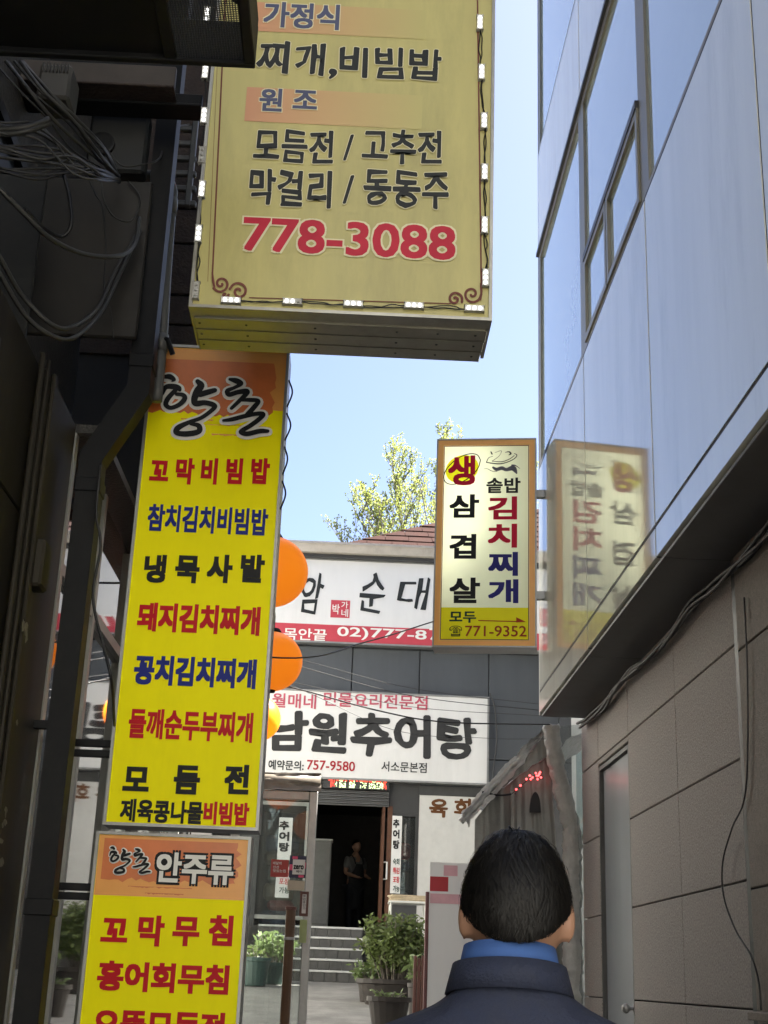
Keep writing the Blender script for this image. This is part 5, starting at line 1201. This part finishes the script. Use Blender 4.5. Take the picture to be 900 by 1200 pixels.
def body_chains(H, arms):
    g = lambda x, y, z: (x * H, y * H, z * H)
    pel, spi, che, nb_, nt_ = g(0, 0, .535), g(0, 0, .63), g(0, 0, .735), g(0, -.006, .815), g(0, .004, .885)
    ch = [[(pel, (.095 * H, .068 * H)), (spi, (.082 * H, .06 * H)), (che, (.098 * H, .066 * H)), (nb_, (.048 * H, .042 * H)), (nt_, (.034 * H, .036 * H))]]
    for s_ in (-1, 1):
        sh = g(s_ * .108, -.004, .79); el, wr = arms(s_); el = g(*el); wr = g(*wr)
        ch.append([(che, (.098 * H, .066 * H)), (sh, (.036 * H, .036 * H)), (el, (.026 * H, .026 * H)), (wr, (.016 * H, .016 * H))])
        ch += hand(wr, Vector(wr) - Vector(el), s_, H / 1.75)
        hp, kn, an, to = g(s_ * .052, 0, .5), g(s_ * .056, .012, .28), g(s_ * .058, -.01, .05), g(s_ * .066, .08, .018)
        ch.append([(pel, (.095 * H, .068 * H)), (hp, (.056 * H, .056 * H)), (kn, (.034 * H, .034 * H)), (an, (.024 * H, .024 * H)), (to, (.026 * H, .016 * H))])
    return ch, pel
skin = M('skin', (.36, .20, .13), .5, var=.08, scale=20); hairm = M('black_hair', (.005, .0045, .004), .45, var=.4, scale=60, spec=.2)
def hair(c, w_, d_, h_, nblade, rnd, face_cut=.55, low=-.55):
    """cap plus loose strands; face side (+Y) left open"""
    mb = MB(); c = Vector(c); n, m = 40, 18
    def pt(t, a, k=1.0):
        """t 0 at crown .. 1 at hairline"""
        front = max(0, math.sin(a)); lim = 1.90 - 1.02 * front ** .7 - .42 * abs(math.cos(a)) ** 3
        th = t * lim; k *= 1 - .05 * t * t; return Vector((math.sin(th) * math.cos(a) * w_ * k, math.sin(th) * math.sin(a) * d_ * k - .012, math.cos(th) * h_ * k))
    for j in range(m + 1):
        for i in range(n):
            a = 2 * math.pi * i / n; p = pt(j / m, a, 1.05); mb.v.append(c + p * (1 + .05 * noise.noise(p * 28) + .03 * noise.noise(p * 70)))
    for j in range(m):
        for i in range(n): a = j * n + i; b = j * n + (i + 1) % n; mb.f.append((a, b, b + n, a + n))
    for q in range(nblade):
        a = rnd.uniform(0, 2 * math.pi); t = rnd.random() ** .6 * .93; L = rnd.uniform(.12, .30); sw = rnd.gauss(0, .22) + .35 * noise.noise(Vector((math.cos(a) * 2, math.sin(a) * 2, t * 3 + 8))); wd = rnd.uniform(.0008, .0022); pr = None
        lift = rnd.choice((0, .02, .05, .05, .09)) * rnd.random() + .03 * noise.noise(Vector((math.cos(a) * 3, math.sin(a) * 3, t * 5)))
        P = [c + pt(min(1.04, t + L * k / 4), a + sw * k / 4, 1.075 + lift * math.sin(math.pi * k / 4 * .8) + .012 * (k == 4)) for k in range(5)]
        for k in range(5):
            tng = (P[min(4, k + 1)] - P[max(0, k - 1)]).normalized(); s_ = tng.cross((P[k] - c).normalized()); s_ = s_.normalized() if s_.length > .01 else Vector((1, 0, 0))
            ww = wd * (1 - k / 4.2); o = len(mb.v); mb.v += [P[k] - s_ * ww, P[k] + s_ * ww]
            if k: mb.f.append((o - 2, o - 1, o + 1, o))
    return mb
def local(mb, name, mat, parent, smooth=True):
    me = bpy.data.meshes.new(name); me.from_pydata(mb.v, [], mb.f); return put(name, me, mat, parent)

# --- passer-by seen from behind
mY = 2.15; mg = gz(mY); mx = PY(597, 1150, mY).x; topz = PY(612, 986, mY).z; H = (topz - mg) * 1.0
MAN = thing('person', (mx, mY, mg), 'person with short black hair in a navy jacket walking ahead, seen from behind', 'person'); MAN.rotation_euler = (0, 0, R(-8))
ch, pel = body_chains(H, lambda s_: ((s_ * .138, -.03, .625), (s_ * .142, .03, .48)))
hc = (.010, .03, H - .106); hw_, hd_, hh_ = .078, .096, .112
put('body', grow(ch, pel, .0065, head_parts(hc, hw_, hd_, hh_)), skin, MAN)
local(hair(hc, hw_ * 1.05, hd_ * 1.05, hh_ * 1.02, 9000, random.Random(2)), 'hair', hairm, MAN)
navy = M('navy_cloth', (.010, .015, .036), .8, var=.2, scale=30, bump=.25, bscale=220)
g = lambda x, y, z: (x * H, y * H, z * H)
jc = [[(g(0, 0, .50), (.118 * H, .092 * H)), (g(0, 0, .60), (.106 * H, .085 * H)), (g(0, -.002, .70), (.114 * H, .088 * H)), (g(0, -.010, .79), (.094 * H, .078 * H)), (g(0, -.008, .852), (.064 * H, .064 * H)), (g(0, -.004, .878), (.052 * H, .054 * H))]]
for s_ in (-1, 1): jc.append([(g(0, -.010, .79), (.094 * H, .078 * H)), (g(s_ * .100, -.006, .786), (.047 * H, .054 * H)), (g(s_ * .132, -.03, .63), (.042 * H, .042 * H)), (g(s_ * .135, .025, .49), (.033 * H, .033 * H))])
put('jacket', grow(jc, g(0, 0, .50), .008), navy, MAN, .008, 8)
def ring(z0, z1, r0, r1, y0, sqy, th=.006, tilt=0, n=36):
    mb = MB()
    for (r, z) in ((r0, z0), (r1, z1), (r1 + th, z1 + .001), (r0 + th, z0)):
        for k in range(n):
            a = 2 * math.pi * k / n; mb.v.append(Vector((r * math.cos(a), y0 + r * sqy * math.sin(a), z - tilt * math.sin(a))))
    for q in range(4):
        for k in range(n): a = q * n + k; b = q * n + (k + 1) % n; c_ = ((q + 1) % 4) * n + (k + 1) % n; d_ = ((q + 1) % 4) * n + k; mb.f.append((a, b, c_, d_))
    return mb
local(ring(.872 * H, .899 * H, .047 * H, .041 * H, -.002, 1.02, .005, .012), 'shirt_collar', M('blue_cloth', (.03, .08, .24), .8, var=.1, scale=40), MAN)
local(ring(.856 * H, .882 * H, .057 * H, .050 * H, -.004, 1.02, .007, .014), 'jacket_collar', navy, MAN)
tro = M('dark_trousers', (.03, .03, .034), .85, var=.2)
tc_ = [[(g(0, 0, .53), (.108 * H, .08 * H)), (g(s_ * .052, 0, .48), (.066 * H, .066 * H)), (g(s_ * .057, .012, .28), (.046 * H, .046 * H)), (g(s_ * .059, -.008, .06), (.040 * H, .042 * H))] for s_ in (-1, 1)]
put('trousers', grow(tc_, g(0, 0, .53), .012), tro, MAN, .004, 12)
for s_ in (-1, 1):
    sh = [[(g(s_ * .058, -.025, .028), (.030 * H, .026 * H)), (g(s_ * .062, .03, .026), (.031 * H, .024 * H)), (g(s_ * .068, .09, .018), (.026 * H, .016 * H))]]
    put('shoe', grow(sh, sh[0][0][0], .008), M('shoe_black', (.02, .02, .02), .5), MAN)

# --- restaurant worker inside the dark doorway
wY = 25.0; H2 = 1.64; wx = PY(417, 1000, wY).x
WK = thing('person', (wx, wY, FZ), 'person in a white shirt and black apron standing inside the dark doorway', 'person'); WK.rotation_euler = (0, 0, R(180 + 35))
ch, pel = body_chains(H2, lambda s_: ((s_ * .125, -.005, .64), (s_ * .085, .13, .60)))
hc = (0, .018, H2 - .115)
put('body', grow(ch, pel, .008, head_parts(hc, .074, .09, .108)), skin, WK)
local(hair(hc, .08, .096, .112, 1200, random.Random(6)), 'hair', hairm, WK)
H = H2; g = lambda x, y, z: (x * H, y * H, z * H)
tee = M('white_tee', (.16, .16, .155), .85, var=.06)
jc = [[(g(0, 0, .52), (.104 * H, .076 * H)), (g(0, 0, .62), (.095 * H, .07 * H)), (g(0, -.002, .72), (.105 * H, .072 * H)), (g(0, -.006, .80), (.07 * H, .052 * H)), (g(0, -.006, .838), (.04 * H, .04 * H))]]
for s_ in (-1, 1): jc.append([(g(0, -.002, .72), (.105 * H, .072 * H)), (g(s_ * .108, -.004, .788), (.044 * H, .044 * H)), (g(s_ * .12, -.005, .68), (.038 * H, .038 * H))])
put('shirt', grow(jc, g(0, 0, .52), .012), tee, WK, .003, 12)
apm = M('black_apron', (.02, .02, .022), .8); mb = MB(); n = 14
rows_ = ((.74, .55, .080), (.68, .8, .084), (.60, 1.5, .082), (.50, 1.7, .090), (.38, 1.6, .088), (.26, 1.55, .085))
for z, hw2, r in rows_:
    for k in range(n + 1):
        a = (k / n - .5) * hw2 * 1.5; mb.v.append(Vector((math.sin(a) * (r + .03) * H, math.cos(a) * (r + .004) * H, z * H)))
for j in range(len(rows_) - 1):
    for k in range(n): a = j * (n + 1) + k; mb.f.append((a, a + 1, a + n + 2, a + n + 1))
local(mb, 'apron', apm, WK)
st = MB()
for s_ in (-1, 1): st.tube(spl([g(s_ * .05, .078, .738), g(s_ * .058, .05, .80), g(s_ * .05, -.01, .832), g(s_ * .02, -.055, .78)], 4), .012, 5)
local(st, 'apron_strap', apm, WK)
tc_ = [[(g(0, 0, .53), (.098 * H, .074 * H)), (g(s_ * .052, 0, .48), (.062 * H, .062 * H)), (g(s_ * .057, .012, .28), (.042 * H, .042 * H)), (g(s_ * .059, -.008, .05), (.034 * H, .036 * H))] for s_ in (-1, 1)]
put('trousers', grow(tc_, g(0, 0, .53), .014), tro, WK)
# pale cupboard inside the door and stacked goods behind the side windows
a, b = PY(366, 1000, 22.8), PY(388, 1000, 22.8); zt2 = PY(375, 985, 22.8).z
T = thing('cupboard', ((a.x + b.x) / 2, 22.9, FZ), 'pale narrow cupboard just inside the dark doorway', 'cupboard')
obj('case', MB().cbox((a.x, 22.8, FZ), (b.x, 23.2, zt2), .01), M('cupboard_grey', (.26, .25, .23), .6), T); obj('top', MB().cbox((a.x - .02, 22.78, zt2 + .001), (b.x + .02, 23.22, zt2 + .03), .006), wht, T); obj('door_panel', MB().cbox((a.x + .02, 22.785, FZ + .08), (b.x - .02, 22.799, zt2 - .04), .004), MATS['cupboard_grey'], T)
# open wooden door leaf with pull handle at the right of the doorway
T = thing('door_leaf', (xd1 - .02, BY + .3, FZ), 'open glass door leaf with orange wood edge and white pull handle', 'door')
a = PY(446, 1010, BY + .05).x
mb = MB(); mb.cbox((a, BY - .04, FZ + .02), (a + .045, BY + .75, FZ + .14), .004); mb.cbox((a, BY - .04, FZ + .141), (a + .045, BY + .04, ZC - .42), .004); mb.cbox((a, BY + .68, FZ + .141), (a + .045, BY + .75, ZC - .42), .004); mb.cbox((a, BY - .04, ZC - .419), (a + .045, BY + .75, ZC - .36), .004)
obj('frame', mb, M('orange_wood', (.09, .033, .013), .45, var=.3, scale=10, streak=True), T); obj('pane', MB().box((a + .015, BY + .04, FZ + .14), (a + .025, BY + .68, ZC - .42)), clear_glass, T)
hz0, hz1 = PY(452, 1030, BY - .1).z, PY(452, 1010, BY - .1).z; hx_ = a + .1
obj('handle', MB().tube([(a + .045, BY - .0, hz1), (hx_, BY - .06, hz1), (hx_, BY - .06, hz0), (a + .045, BY - .0, hz0)], .014, 8), wht, T)
cols_ = [(.05, .07, .12), (.25, .06, .06), (.22, .18, .14), (.30, .30, .28), (.09, .07, .05)]
rnd = random.Random(9); k = 0
for (x0, x1) in ((xwl + .15, xd0 - .2), (xd1 + .15, xw - .1)):
    z = FZ + .001
    for lay in range(6):
        h_ = rnd.uniform(.16, .34); off = rnd.uniform(0, .1)
        mb = MB(); c = (x0 + x1) / 2 + rnd.uniform(-.03, .03); hw2 = (x1 - x0) / 2 * rnd.uniform(.7, .98)
        bm_ = MB().cbox((c - hw2, BY + .35 + off, z), (c + hw2, BY + .75 + off, z + h_), .05)
        lab = ('stored bundle behind the shop window left of the door' if k < 6 else 'stored bundle behind the narrow window right of the door')
        tag(obj('bundle', bm_, M('bundle_%d' % (k % 5), cols_[k % 5], .7, var=.35, scale=9)), lab, 'bundle', 'bundles stacked behind the left window' if k < 6 else 'bundles stacked behind the right window'); z += h_ + .002; k += 1
